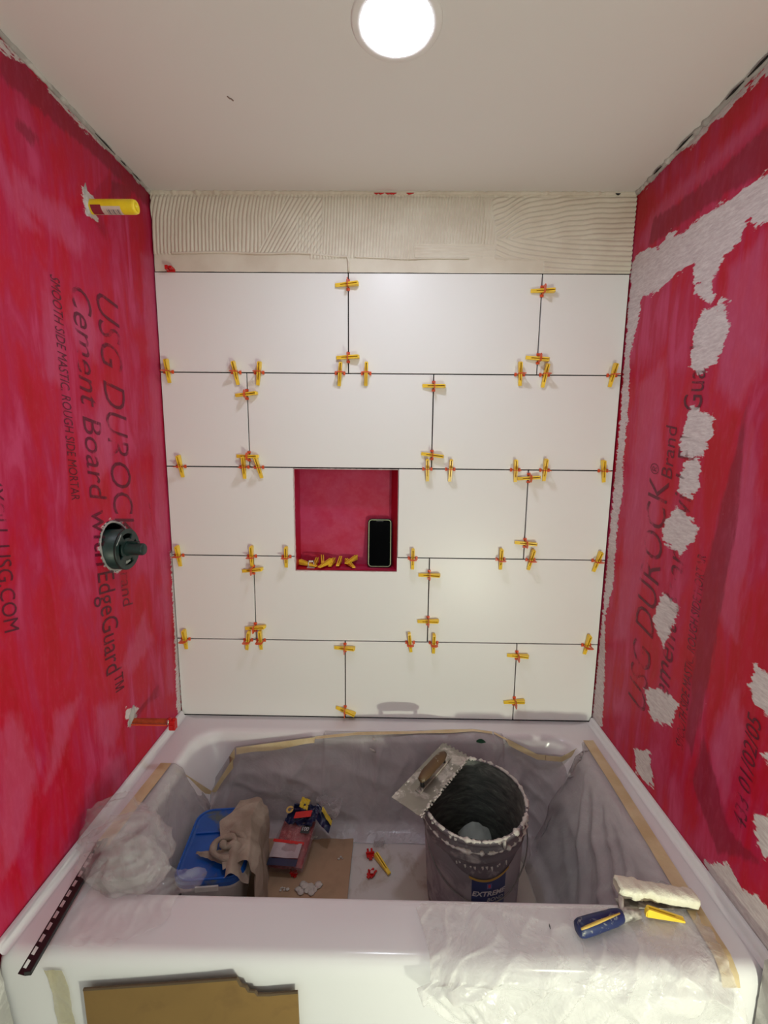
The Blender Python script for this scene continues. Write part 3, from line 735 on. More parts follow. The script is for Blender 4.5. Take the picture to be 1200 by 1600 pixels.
def clip_mb():
    m_ = MB()
    for s in (-1, 1):
        m_.box((s*.0100-.0022, -.030, -.0011), (s*.0100+.0022, .004, .0011))
        m_.box((s*.0135-.0035, -.0045, -.0055), (s*.0135+.0035, -.0008, .0055))
    m_.box((-.0122, -.0360, -.0012), (.0122, -.0240, .0012)); m_.box((-.008, -.0400, -.001), (.008, -.0355, .001))
    return m_
WME = wedge_mb().mk('wedge', YEL, None, False); CME = clip_mb().mk('clip', REDC, None, False)
wdata, cdata = WME.data, CME.data; bpy.data.objects.remove(WME); bpy.data.objects.remove(CME)
def place_wedge(name, loc, rot, label, group=None, data=None):
    o = bpy.data.objects.new(name, data or wdata); COL.objects.link(o); o.location = loc; o.rotation_euler = rot
    return tag(o, label, 'wedge', group)
wq = P(1040, 1435, 2, .512); place_wedge('tile_wedge', (wq.x, wq.y, .5115), (math.radians(-90), 0, math.radians(82)), 'yellow plastic wedge lying on the rim film just below the margin trowel blade')
q = P(860, 1453, 2, .51); sk = thing('dark_splinter', 'tiny black splinter lying on the film left of the blue trowel handle', 'debris', q)
MB().tube([(q.x, q.y, .512), (q.x, q.y+.005, .513), (q.x+.001, q.y+.010, .512)], [.0006, .0014, .0005], 5).mk('sliver', BLACK, sk)

# ------------------------------------------------------------------ levelling clips on the tiles
def ordn(i): return ['first', 'second', 'third', 'fourth', 'fifth', 'sixth', 'seventh', 'eighth'][i]
def lev(px_, py_, kind, ang, label, zj=None, xj=None):
    q = P(px_, py_, 1, -.01)
    loc = (q.x, 0, zj) if kind == 'H' else (xj, 0, q.z)
    r = bpy.data.objects.new('levelling_clip', None); COL.objects.link(r); r.empty_display_size = .02
    r.location = loc; tag(r, label, 'tile clip', 'wedge and clip tile levellers on the joints')
    c = bpy.data.objects.new('clip', cdata); COL.objects.link(c); c.parent = r
    w = bpy.data.objects.new('wedge', wdata); COL.objects.link(w); w.parent = r
    off = (rnd()-.5)*.008-.003
    if kind == 'H': w.rotation_euler = (0, math.radians(ang), 0); w.location = (0, -.0008, off)
    else:
        c.rotation_euler = (0, math.radians(90), 0); w.rotation_euler = (0, math.radians(90+ang), 0); w.location = (off, -.0008, 0)
HJ = [('topmost horizontal joint', TZ[4], 584, [(262, -3), (368, -9), (404, 8), (531, 5), (572, 2), (813, -4), (852, 8), (958, 9)]),
      ('second horizontal joint from the top', TZ[3], 732, [(282, -7), (381, 0), (404, -14), (668, -2), (704, 2), (806, -3), (852, 1), (944, -8)]),
      ('joint level with the niche floor', TZ[2], 871, [(279, -4), (393, 2), (447, 2), (645, 0), (783, -1), (830, 10), (934, 14)]),
      ('lowest horizontal joint', TZ[1], 1001, [(289, -2), (387, 10), (407, 0), (641, -6), (678, 0), (918, 8)])]
for nm, z, py_, L in HJ:
    for i, (x, a) in enumerate(L):
        last = i == len(L)-1
        lev(x, py_, 'H', a, 'yellow wedge in red clip on the %s, %s' % (nm, 'at right end' if last else ordn(i)+' from left'), zj=z)
VJ = [('left joint of the top tile row', .6203, ((538, 444, -3), (538, 558, -2))), ('right joint of the top tile row', 1.2328, ((843, 454, 0), (840, 560, 6))),
      ('left joint of the second tile row', .2863, ((380, 616, -6), (386, 713, 0))), ('right joint of the second tile row', .8988, ((677, 603, 1), (673, 711, 7))),
      ('joint right of the niche', 1.2245, ((822, 747, -5), (818, 849, 3))), ('joint below the niche, left', .2876, ((394, 891, -8), (398, 981, -8))),
      ('right joint of the fourth tile row', .9001, ((669, 899, -1), (664, 971, -4))), ('left joint of the bottom tile row', .6065, ((537, 1013, 0), (539, 1111, 18))),
      ('right joint of the bottom tile row', 1.219, ((803, 1025, 0), (800, 1097, -8)))]
for nm, x, L in VJ:
    for i, (a, b, g_) in enumerate(L):
        lev(a, b, 'V', g_, 'yellow wedge in red clip, %s one on the %s' % (('upper', 'lower')[i], nm), xj=x)
rc = thing('red_clip', 'red plastic clip without a wedge on the top edge of the tiles at far left', 'tile clip', (.055, 0, TZ[5]))
q = P(265, 420, 1, -.01)
MB().box((q.x-.010, -.022, TZ[5]+.000), (q.x-.001, .002, TZ[5]+.012)).box((q.x+.002, -.020, TZ[5]+.002), (q.x+.010, .002, TZ[5]+.011)).box((q.x-.012, -.005, TZ[5]-.002), (q.x+.014, -.001, TZ[5]+.006)).mk('clip_body', REDD, rc)

# ------------------------------------------------------------------ niche contents
ph = thing('phone', 'black smartphone in a lime edged case standing in the wall niche', 'phone', (.725, .05, bz0))
def rr2(w, h, r, n=8):
    out = []
    for cx, cy, a0 in ((w-r, r, -90), (w-r, h-r, 0), (r, h-r, 90), (r, r, 180)):
        out += [(cx+r*math.cos(math.radians(a0+90*i/n)), cy+r*math.sin(math.radians(a0+90*i/n))) for i in range(n+1)]
    return out
PW, PH = .084, .172
Mp = Matrix.Translation((.684, .050, bz0+.0005)) @ Matrix.Rotation(math.radians(-9), 4, 'X')
def phone_part(name, loops, d, y, m, par, bev=0):
    vs, fs = poly_prism(loops, d, bev)
    return MB().add([(x, y-z, zz) for x, zz, z in vs], fs).xf(Mp).mk(name, m, par)
phone_part('case', [rr2(PW, PH, .013)], .011, .0, BLACK, ph, .0015)
ins = [(x+.0022, y+.0022) for x, y in rr2(PW-.0044, PH-.0044, .0112)]; ins2 = [(x+.0042, y+.0042) for x, y in rr2(PW-.0084, PH-.0084, .0095)]
phone_part('lime_edge', [ins, ins2], .0008, -.0112, LIME, ph)
sc = phone_part('screen', [ins2], .0006, -.0111, SCREEN, ph)
phone_part('notch', [[(x+.029, y+.163) for x, y in rr2(.026, .005, .002)]], .0004, -.0118, BLACK, sc)
wl_ = [(482, 884, 25, 'at the far left of the pile'), (497, 876, 92, 'at the back left of the pile'), (508, 886, 118, 'slanting at the front left of the pile'), (505, 880, 80, 'crossing the middle of the pile'),
       (521, 878, 97, 'at the back middle of the pile'), (530, 883, 93, 'flat at the right middle of the pile'), (547, 884, 62, 'in the crossed pair, lower one'), (549, 882, 118, 'in the crossed pair, upper one')]
for i, (x, y, a, s) in enumerate(wl_):
    q = P(x, y, 2, bz0+.004)
    place_wedge('tile_wedge', (q.x, min(max(q.y, .018), .062), bz0+.0030+(.010 if i in (3, 7) else 0)+(.005 if i in (2, 5) else 0)), (math.radians(-90), 0, math.radians(90-a)), 'yellow plastic wedge on the niche floor, '+s, 'loose wedges in the niche')
wc = thing('white_clip', 'whitish clip standing among the yellow wedges at the left of the niche floor', 'tile clip', (.475, .03, bz0))
q = P(487, 884, 2, bz0+.004)
WCL = simple('milky_plastic', (.62, .56, .50), .35)
MB().box((q.x-.011, .030, bz0), (q.x-.008, .032, bz0+.026)).box((q.x+.008, .030, bz0), (q.x+.011, .032, bz0+.026)).box((q.x-.011, .030, bz0+.020), (q.x+.011, .032, bz0+.026)).box((q.x-.014, .022, bz0), (q.x+.014, .040, bz0+.0025)).mk('clip_body', WCL, wc)

# ------------------------------------------------------------------ plumbing on the left wall
pp = thing('pipe_stub', 'yellow plastic pipe stub with a barcode sticker jutting from the upper left wall', 'pipe', (0, -.288, 2.075))
def xtube(prof, c, n=28):   # lathe around +x ; prof (x, r)
    m_ = MB(); vs = [(c[0]+x, c[1]+r*math.cos(2*math.pi*k_/n), c[2]+r*math.sin(2*math.pi*k_/n)) for x, r in prof for k_ in range(n)]
    return m_.add(vs, [(i*n+k_, i*n+(k_+1) % n, (i+1)*n+(k_+1) % n, (i+1)*n+k_) for i in range(len(prof)-1) for k_ in range(n)])
PC = (0, -.288, 2.073)
pipe = xtube([(-.05, .0165), (.110, .0165), (.1155, .015), (.117, .012), (.116, .009), (.1, .0088), (-.01, .0088)], PC).mk('pipe_body', YELT, pp, True)
def wrapx(name, x0, x1, a0, a1, r, m, par, n=10):
    MB().grid(lambda u, v: (x0+(x1-x0)*u, PC[1]+r*math.cos(a0+(a1-a0)*v), PC[2]+r*math.sin(a0+(a1-a0)*v)), 3, n).mk(name, m, par, True)
wrapx('barcode_sticker', .020, .082, math.radians(-160), math.radians(-62), .0168, simple('sticker_white', (.70, .62, .55), .5), pipe)
for i in range(9):
    x = .046+i*.0038; wrapx('barcode_bar', x, x+(.0012, .0022, .0008)[i % 3], math.radians(-135), math.radians(-80), .0170, NAVY, pipe, 5)
wrapx('red_print', .008, .034, math.radians(-170), math.radians(-85), .0171, simple('dusty_red', (.30, .02, .04), .6), pipe)
MB().tube([(.000, -.302, 2.120), (.000, -.306, 2.104), (.000, -.303, 2.086), (.000, -.307, 2.068), (.000, -.302, 2.054), (.000, -.288, 2.047)], [.001, .005, .0065, .005, .006, .002], 8).mk('torn_collar', DRYWALL, pp, True)
# shower valve with green guard
VC = (0, -.302, 1.196)
vv = thing('shower_valve', 'dark green round shower valve guard in a rough wall cutout', 'valve', VC)
def circ(r, n=48, c=(0, 0)): return [(c[0]+r*math.cos(2*math.pi*i/n), c[1]+r*math.sin(2*math.pi*i/n)) for i in range(n)]
def kidney(a0, a1, r0, r1, n=8):
    a0, a1 = math.radians(a0), math.radians(a1)
    return [(r1*math.cos(a0+(a1-a0)*i/n), r1*math.sin(a0+(a1-a0)*i/n)) for i in range(n+1)]+[(r0*math.cos(a1+(a0-a1)*i/n), r0*math.sin(a1+(a0-a1)*i/n)) for i in range(n+1)]
vs, fs = poly_prism([circ(.056), kidney(55, 118, .030, .045), kidney(145, 215, .028, .043), kidney(245, 300, .030, .045), kidney(-35, 30, .030, .044)], .006, .0012)
MB().add([(z+.030, y_+VC[1], z_+VC[2]) for y_, z_, z in vs], fs).mk('face_plate', GREEN, vv)
xtube([(-.05, .054), (.031, .0555), (.031, .050), (-.05, .048)], VC, 40).mk('guard_ring', GREEN, vv, True)
xtube([(.0, .020), (.040, .019), (.044, .017), (.078, .0165), (.081, .0145), (.081, .0001)], VC, 28).mk('hub', GREEN, vv, True)
MB().box((.036, VC[1]-.004, VC[2]+.016), (.066, VC[1]+.008, VC[2]+.0215), ch=.001).mk('tab', GREEN, vv)
MB().tube([(.020, VC[1]-.004, VC[2]-.044), (.031, VC[1]+.008, VC[2]-.030)], [.006, .007], 8).mk('screw', GRNL, vv, True)
MB().tube([(.0355, VC[1]-.050+.004*i, VC[2]+.020+.0045*i) for i in range(7)], [.001, .0018, .0012, .0022, .0015, .002, .0008], 6).mk('mortar_smear', GRNL, vv, True)
xtube([(-.066, .0001), (-.066, .045), (-.05, .046)], VC, 24).mk('valve_body', BLACK, vv, True)
# spout stub
sp_ = thing('spout_pipe', 'reddish copper tub spout stub with a red plastic cap low on the left wall', 'pipe', (0, -.294, .672))
SCN = (0, -.294, .672)
xtube([(-.01, .008), (.112, .008)], SCN, 18).mk('pipe_body', COPPER, sp_, True)
for dy in (-.0105,): xtube([(.0, .0022), (.108, .0022)], (0, SCN[1]-.006, SCN[2]-.009), 8).mk('fold_strip', REDC, sp_, True)
xtube([(.108, .008), (.109, .0098), (.116, .0098), (.117, .008)], SCN, 18).mk('ring', CHROME, sp_, True)
MB().box((.116, SCN[1]-.010, SCN[2]-.024), (.134, SCN[1]+.008, SCN[2]+.006), ch=.002).box((.113, SCN[1]-.006, SCN[2]+.004), (.121, SCN[1]+.002, SCN[2]+.012), ch=.001).box((.127, SCN[1]-.006, SCN[2]+.004), (.135, SCN[1]+.002, SCN[2]+.012), ch=.001).box((.118, SCN[1]-.014, SCN[2]-.018), (.130, SCN[1]-.009, SCN[2]-.006)).mk('red_cap', REDD, sp_)
MB().tube([(.001, -.306, .664), (.003, -.298, .682), (.002, -.286, .700), (.001, -.278, .712)], [.003, .008, .007, .002], 8).mk('mortar_patch', DRYWALL, sp_, True)

# ------------------------------------------------------------------ things inside the basin
FZ = .1745
cs_ = thing('cardboard_sheet', 'brown corrugated cardboard sheet lying on the tub floor', 'cardboard', (.45, -.33, FZ))
ca = [(.27, -.56), (.648, -.56), (.652, -.160), (.30, -.157)]
MB().grid(lambda u, v: (lambda a, b: (a[0]+(b[0]-a[0])*u, a[1]+(b[1]-a[1])*u, FZ+.005+.0015*nz(u*3, v*3)))((ca[0][0]+(ca[3][0]-ca[0][0])*v, ca[0][1]+(ca[3][1]-ca[0][1])*v), (ca[1][0]+(ca[2][0]-ca[1][0])*v, ca[1][1]+(ca[2][1]-ca[1][1])*v)), 24, 24).mk('face', CARD2, cs_, True)
mb = MB()
for a, b in zip(ca, ca[1:]+ca[:1]): mb.add([(a[0], a[1], FZ), (b[0], b[1], FZ), (b[0], b[1], FZ+.0055), (a[0], a[1], FZ+.0055)], [(0, 1, 2, 3)])
mb.mk('cut_edge', CARDE, cs_)
CZ = FZ+.0065
def splat(name, label, c, r, n, seed, z, m=MORT):
    t = thing(name, label, 'mortar splat', (c[0], c[1], z)); mb = MB()
    for i in range(n):
        a = rnd()*6.28; d = r[0]*rnd()*.8
        x, y = c[0]+math.cos(a)*d, c[1]+math.sin(a)*d*r[1]/r[0]; rr_ = r[1]*(.22+.35*rnd())
        bm = bmesh.new(); bmesh.ops.create_icosphere(bm, subdivisions=2, radius=1)
        mb.add([(x+v.co.x*rr_*(1+.5*nz(v.co.x*2+i, v.co.y*2, seed)), y+v.co.y*rr_*(1+.5*nz(v.co.y*2, i, seed)), z+max(-.1, v.co.z)*rr_*.33) for v in bm.verts], [[v.index for v in f.verts] for f in bm.faces]); bm.free()
    mb.mk('blob', m, t, True); return t
for nm, lb, px_, py_, r, n, s in (('mortar_splat', 'large smeared whitish mortar splat near the front edge of the cardboard', 484, 1388, (.050, .020), 26, 1),
                                  ('mortar_splat', 'round pale grey mortar splat beside the red bag', 488, 1306, (.018, .016), 9, 2),
                                  ('mortar_splat', 'small scattered mortar crumbs left of the large splat', 442, 1388, (.020, .010), 6, 3),
                                  ('mortar_splat', 'tiny mortar crumbs near the right edge of the cardboard', 532, 1340, (.012, .008), 4, 4)):
    q = P(px_, py_, 2, CZ); splat(nm, lb, (q.x, q.y), r, n, s, CZ+.001)
# blue-lidded container
bc = thing('storage_container', 'white plastic container with a blue lid in the tub left corner', 'container', (.275, -.38, CZ))
LZ = .358
Mc = Matrix.Translation((.281, -.380, 0)) @ Matrix.Rotation(math.radians(6), 4, 'Z')
def rrc(w, h, r, z, n=8, rfr=None):
    out = []
    for cx, cy, a0, R_ in ((w/2, -h/2, -90, rfr or r), (w/2, h/2, 0, r), (-w/2, h/2, 90, r), (-w/2, -h/2, 180, r)):
        c0 = (cx-math.copysign(R_, cx), cy-math.copysign(R_, cy))
        out += [(c0[0]+R_*math.cos(math.radians(a0+90*i/n)), c0[1]+R_*math.sin(math.radians(a0+90*i/n)), z) for i in range(n+1)]
    return out
def loft(rings, capb=True, capt=True):
    n = len(rings[0]); vs = [p for r in rings for p in r]
    fs = [(i*n+k_, i*n+(k_+1) % n, (i+1)*n+(k_+1) % n, (i+1)*n+k_) for i in range(len(rings)-1) for k_ in range(n)]
    if capb: fs.append(tuple(range(n))[::-1])
    if capt: fs.append(tuple((len(rings)-1)*n+k_ for k_ in range(n)))
    return MB().add(vs, fs)
cw, ch_ = .180, .232
loft([rrc(cw-.035, ch_-.035, .03, CZ), rrc(cw-.030, ch_-.030, .035, CZ+.01), rrc(cw-.012, ch_-.012, .04, LZ-.035), rrc(cw-.004, ch_-.004, .04, LZ-.033), rrc(cw-.004, ch_-.004, .04, LZ-.016)], True, True).xf(Mc).mk('body', WPLAS, bc, True)
lid = loft([rrc(cw+.004, ch_+.004, .042, LZ-.018), rrc(cw+.006, ch_+.006, .043, LZ-.006), rrc(cw, ch_, .042, LZ), rrc(cw-.010, ch_-.010, .038, LZ+.0015), rrc(cw-.018, ch_-.018, .034, LZ-.002), rrc(cw-.026, ch_-.026, .030, LZ-.003)]).xf(Mc).mk('lid', BLUEG, bc, False)
MB().box((-.074, .030, LZ-.004), (.074, .035, LZ+.0015), ch=.001).xf(Mc).mk('lid_ridge', BLUE, lid)
MB().tube([p for p in rrc(cw-.006, ch_-.006, .041, LZ+.0012, 6)]+[rrc(cw-.006, ch_-.006, .041, LZ+.0012, 6)[0]], .0032, 6, False).xf(Mc).mk('lid_rim', BLUE, lid, True)
MB().box((-.03, -ch_/2-.006, LZ-.028), (.03, -ch_/2-.001, LZ-.012), ch=.0015).xf(Mc).mk('lid_tab', WPLAS, bc)
# rag
rag = thing('rag', 'crumpled beige terry rag draped over the right side of the blue lid', 'rag', (.36, -.38, LZ))
def ragf(u, v):
    # u from the lid out over the edge and down; v along y
    y = -.255-.225*v+.02*math.sin(u*5)
    path = [(.285, LZ+.008), (.315, LZ+.012), (.345, LZ+.016), (.368, LZ+.014), (.384, LZ-.004), (.392, LZ-.045), (.398, LZ-.10), (.402, LZ-.165)]
    t = u*(len(path)-1); k_ = min(int(t), len(path)-2); f = t-k_
    x = path[k_][0]*(1-f)+path[k_+1][0]*f; z = path[k_][1]*(1-f)+path[k_+1][1]*f
    fold = ridged(v*3.2+u*.8, u*1.1, 3)*.014+nz(v*9, u*5, 2)*.004
    x += (1-u)*(.05*abs(v-.35)*2-.02)+(.05*(1-v) if u > .5 else 0)*0
    if u > .55: x += fold+.006; y += .02*math.sin(v*9)*(u-.55)
    else: z += fold*.9
    x += -.030*max(0, .5-v)*2*u
    return (x, y, z)
MB().grid(ragf, 46, 50).mk('draped_cloth', RAG, rag, True)
pts = []; rs = []
for i in range(46):
    a = -2.6+i*.235; r = .008+.0009*i
    pts.append((.318+r*math.cos(a)*1.15, -.418+r*math.sin(a), LZ+.038-.00045*i+.002*math.sin(i*.9))); rs.append(.0085+.002*math.sin(i*.8))
MB().tube(pts, rs, 10).mk('twisted_fold', RAG, rag, True)
MB().grid(lambda u, v: (.235+.10*u, -.425+.022*(v-.5)*(u*2+.3)-.012*u, LZ+.008+.018*u*math.sin(math.pi*v)+.004*nz(u*9, v*6)), 18, 12).mk('corner_flap', RAG, rag, True)
MB().grid(lambda u, v: (.330+.055*u+.012*v, -.425-.075*v+.02*u, LZ+.034-.02*v+.010*math.sin(u*7)-(.10*max(0, u-.55))), 20, 20).mk('lower_fold', RAG, rag, True)

# bag of red clips
bg = thing('clip_bag', 'clear bag of red clips with a crumpled navy and yellow header', 'bag', (.45, -.27, CZ))
CLR = film_mat('bag_film', .30, (.50, .30, .30), .12, 20, .8)
B0, BU, BR = Vector((.450, -.322, CZ+.020)), Vector((.03, .150, .060)), Vector((.118, -.006, 0))   # bottom centre, up, width
BN = BR.cross(BU).normalized()
def bagp(s, t, d=0): return B0+BU*t+BR*(s-.5)+BN*d
def pillow(u, v):
    a = v*2*math.pi; s = .5-.5*math.cos(a); side = math.sin(a)
    w = 1-.22*max(0, u-.6)/.4; th = .026*math.sin(math.pi*min(1, .08+u*.9))**.6
    return tuple(bagp(.5+(s-.5)*w, u*.98, side*th*(1+.35*nz(s*5, u*5, side))+.004*ridged(s*6, u*7, 1)*side))
MB().grid(pillow, 26, 36).mk('bag_body', CLR, bg, True)
def core(u, v):
    a = v*2*math.pi; s = .5-.5*math.cos(a); side = math.sin(a)
    th = .020*math.sin(math.pi*min(1, .08+u*.9))**.6
    return tuple(bagp(.5+(s-.5)*.88, .05+u*.80, side*th*(1+.5*nz(s*11, u*11, side))))
MB().grid(core, 30, 40).mk('red_contents', specked('bag_clips', (.34, .02, .035), (.55, .14, .14), 90, .55, .62, .4), bg, True)
lab = MB().grid(lambda u, v: tuple(bagp(.06+.76*u, .14+.24*v, .0275+.002*math.sin(u*8))), 10, 6).mk('paper_label', simple('pink_white_label', (.42, .33, .36), .5), bg, True)
MB().grid(lambda u, v: tuple(bagp(.06+.76*u, .02+.115*v, .0245)), 8, 4).mk('navy_band', NAVY, lab, True)
MB().grid(lambda u, v: tuple(bagp(.02+.84*u, .39+.05*v-.03*u, .0285)), 8, 2).mk('red_band', REDD, lab, True)
MB().grid(lambda u, v: tuple(bagp(.66+.24*u, .56+.17*v, .0285)), 4, 4).mk('count_label', BLACK, bg, True)
vs, fs = text_geo('100', .016); mk('count_text', [bagp(.67+x/.118, .60+y/.163, .0305) for x, y, z in vs], fs, LETW, bg, False)
# header card folded over with yellow corner
hd_ = MB().grid(lambda u, v: tuple(bagp(.12+.80*u+.16*v, .72+.36*v-.04*u, .022+.016*ridged(u*2.4, v*2.2, 4)+.010*nz(u*8, v*8)*1.5)), 26, 20).mk('header', NAVY, bg, True)
MB().grid(lambda u, v: tuple(bagp(.42+.26*u, 1.00+.20*v-.06*u, .034+.010*nz(u*4, v*4)+.004)), 10, 8).mk('yellow_print', simple('yellow_print', (.62, .45, .02), .4), hd_, True)
fl_ = MB().grid(lambda u, v: tuple(bagp(.90+.50*u, .98-.22*u+.26*(v-.5), .030+.012*nz(u*3, v*3)-.02*u)), 14, 10).mk('folded_flap', NAVY, bg, True)
MB().grid(lambda u, v: tuple(bagp(1.08+.34*u, .95-.20*u+.09*(v-.5)+.05, .036+.012*nz(u*3, v*3)-.02*u)), 10, 6).mk('yellow_print', simple('yellow_print_b', (.60, .43, .03), .4), fl_, True)
MB().grid(lambda u, v: tuple(bagp(.10+.10*math.cos(u*6.28)*(.5+.5*v)+.10, .93+.07*math.sin(u*6.28)*(.5+.5*v), .042)), 20, 1).mk('ring_logo', GOLD, hd_, True)
MB().grid(lambda u, v: tuple(bagp(.40+.45*u, .76+.12*v+.05*u, .046)), 4, 2).mk('red_print', REDD, hd_, True)
MB().grid(lambda u, v: tuple(bagp(.82+.75*u, 1.12-.05*u+.34*(v-.5), .012+.020*ridged(u*3, v*3, 7)+.01*nz(u*9, v*9))), 24, 18).mk('clear_flap', film_mat('clear_flap', .28, (.7, .66, .68), .1, 22, .9), bg, True)
# small loose clips and a wedge on the tub floor
def loose_clip(px_, py_, a, label, z, sc=1.):
    q = P(px_, py_, 2, z); t = thing('red_clip', label, 'tile clip', (q.x, q.y, z))
    m_ = MB().box((-.011, -.017, 0), (.011, .002, .004), ch=.0008).box((-.009, .002, 0), (-.003, .013, .004)).box((.003, .002, 0), (.009, .013, .004)).box((-.005, -.024, 0), (.005, -.016, .004)).box((-.013, -.008, .004), (.013, -.004, .010))
    m_.xf(Matrix.Translation(q) @ Matrix.Rotation(math.radians(a), 4, 'Z') @ Matrix.Scale(sc, 4)).mk('clip_body', REDD, t)
    return t, q
loose_clip(578, 1333, 8, 'red plastic clip on the tub floor, further back than the loose wedge', FZ+.001, 1.05)
t_, q_ = loose_clip(582, 1364, -38, 'red plastic clip with a pale square on the tub floor, nearer the front rim', FZ+.001, .95)
MB().box((q_.x-.006, q_.y-.010, FZ+.010), (q_.x+.004, q_.y-.001, FZ+.0118)).mk('pale_square', simple('pale_pink', (.7, .4, .4), .5), t_)
q = P(598, 1353, 2, FZ+.003); place_wedge('tile_wedge', (q.x, q.y, FZ+.0015), (math.radians(-90), 0, math.radians(-52)+math.radians(90)), 'yellow plastic wedge lying on the tub floor between two red clips')
loose_clip(458, 1362, 30, 'red clip fallen from the bag onto the cardboard at its lower right', CZ, .9)
q = P(591, 1307, 2, FZ); fs_ = thing('film_scrap', 'crinkled grey scrap of plastic film on the tub floor behind the red clips', 'scrap', q)
MB().grid(lambda u, v: (q.x-.018+.036*u+.004*math.sin(v*7), q.y-.042+.092*v, FZ+.003+.005*abs(nz(u*5, v*7))), 14, 24).mk('film_piece', film_mat('grey_scrap', .5, (.45, .42, .42), .3, 20, .6), fs_, True)

# bucket
BC = Vector((1.014, -.355, FZ)); BH = .332; RT, RB = .147, .128
bk = thing('bucket', 'tall grey thinset bucket with mortar crusted rim standing in the tub', 'bucket', BC)
BK = Vector((BC.x, BC.y, FZ))
tilt = Matrix.Translation(BK) @ Matrix.Rotation(math.radians(1.5), 4, 'X') @ Matrix.Rotation(math.radians(-1.2), 4, 'Y') @ Matrix.Translation(-BK)
def rad(z): return RB+(RT-.006-RB)*z/BH
body = MB().lathe([(.001, 0), (RB-.004, 0), (RB, .004), (rad(.25), .25), (rad(.262), .262), (rad(.262)+.005, .264), (rad(.27)+.005, .269), (rad(.272)+.001, .272), (rad(.295)+.001, .295), (RT, .297), (RT+.001, .303), (rad(.305)+.001, .306), (rad(.32), .32), (RT, .322), (RT+.002, BH), (RT-.002, BH+.002), (RT-.007, BH)], BC, 72).xf(tilt).mk('body', BKT, bk, True)
MB().lathe([(RT-.007, BH), (rad(.30)-.006, .30), (rad(.10)-.004, .10), (rad(.07)-.004, .07), (.06, .066), (.001, .072)], BC, 72, fn=lambda r, z, a: (r+(.0025*nz(math.cos(a)*5, math.sin(a)*5, z*40)-.001 if z > .08 else 0), z)).xf(tilt).mk('inside', BKT_IN, bk, True)
MB().grid(lambda u, v: (BC.x-.025+.105*u-.03*(1-v)*(u-.5), BC.y-.03+.135*v, BC.z+.085+.055*v*math.sin(math.pi*(.1+.8*u))+.006*nz(u*6, v*6)), 16, 14).xf(tilt).mk('mortar_heap', simple('inner_mortar', (.42, .45, .42), .8, bs=.5, scale=40), bk, True)
# crusty rim and lower collar crust with drips
def crust(r, z, rr_, seed, name, amp=.8, lo_=.25):
    n_ = 260; pts = [(BC.x+r*math.cos(2*math.pi*i/n_), BC.y+r*math.sin(2*math.pi*i/n_), BC.z+z+.0015*nz(i*.2, seed)) for i in range(n_+1)]
    rs_ = [rr_*max(lo_, .75+amp*nz(12*math.cos(2*math.pi*i/n_), 12*math.sin(2*math.pi*i/n_), seed)+.35*nz(50*math.cos(2*math.pi*i/n_), 50*math.sin(2*math.pi*i/n_), seed)) for i in range(n_+1)]
    return MB().tube(pts, rs_, 7, False)
crust(RT-.002, BH, .0052, 1, 'c', 1.3).xf(tilt).mk('rim_crust', MORT, bk, True)
crust(RT-.001, .300, .0048, 4, 'c', 1.6, .05).xf(tilt).mk('collar_crust', MORT, bk, True)
mb = MB()
for i in range(15):
    a = math.radians(-168+rnd()*170); l_ = .006+.026*rnd()**2.5; r = RT+.001
    z_ = BH-.003
    mb.tube([(BC.x+r*math.cos(a), BC.y+r*math.sin(a), BC.z+z_), (BC.x+(r-.001)*math.cos(a), BC.y+(r-.001)*math.sin(a), BC.z+z_-l_*.6), (BC.x+(r-.002)*math.cos(a+.01), BC.y+(r-.002)*math.sin(a+.01), BC.z+z_-l_)], [.004, .0034+.002*rnd(), .0018], 6)
for i in range(11):
    a = math.radians(-122+i*5.6+rnd()*4); r = rad(.24)-.0008; z_ = .254-.006*rnd(); b_ = .003+.006*rnd()
    mb.tube([(BC.x+r*math.cos(a), BC.y+r*math.sin(a), BC.z+z_), (BC.x+(r-.0005)*math.cos(a+.01), BC.y+(r-.0005)*math.sin(a+.01), BC.z+z_-b_), (BC.x+(r-.001)*math.cos(a+.03*rnd()), BC.y+(r-.001)*math.sin(a), BC.z+z_-b_*2)], [.0022+.002*rnd(), .003, .0015], 6)
tag(mb.xf(tilt).mk('mortar_drips', MORT, bk, True), kind='stuff')
def wrapb(name, a0, a1, zlo, zhi, dr, m, par, n=40, nv=6):
    return MB().grid(lambda u, v: (lambda a: (lambda z: (BC.x+(rad(z)+dr)*math.cos(a), BC.y+(rad(z)+dr)*math.sin(a), BC.z+z))((zlo(a) if callable(zlo) else zlo)*(1-v)+(zhi(a) if callable(zhi) else zhi)*v))(math.radians(a0+(a1-a0)*u)), n, nv).xf(tilt).mk(name, m, par, True)
def arc(a): t = (math.degrees(a)+86)/40; return .209+.045*min(1.2, t*t)*1.0
lb = wrapb('label', -178, -20, .03, lambda a: arc(a), .0008, LABG, bk)
wrapb('gold_line', -104, -58, lambda a: arc(a)-.006, lambda a: arc(a)+.0015, .0018, LABY, lb, 24, 2)
bp = wrapb('blue_panel', -101, -62, .03, lambda a: arc(a)-.006, .0014, LABB, lb, 24, 4)
def wrap_text(s, ac, z, size, m, par, shear=0, bold=0):
    vs, fs = text_geo(s, size, shear, 0, bold); xs = [v[0] for v in vs]; mx_ = (min(xs)+max(xs))/2
    out = []
    for x, y, _ in vs:
        zz = z+y; r = rad(zz)+.0024; a = math.radians(ac)+(x-mx_)/r
        out.append((BC.x+r*math.cos(a), BC.y+r*math.sin(a), BC.z+zz))
    return MB().add(out, fs).xf(tilt).mk('label_text', m, par)
wrap_text('EXTREME', -81, .158, .0215, LETW, bp, .2, .0006)
wrap_text('BOND', -74, .140, .016, LETW, bp, .2)
wrapb('logo', -84.5, -79, .180, .197, .0019, simple('logo_panel', (.10, .12, .30), .5), bp, 4, 2)
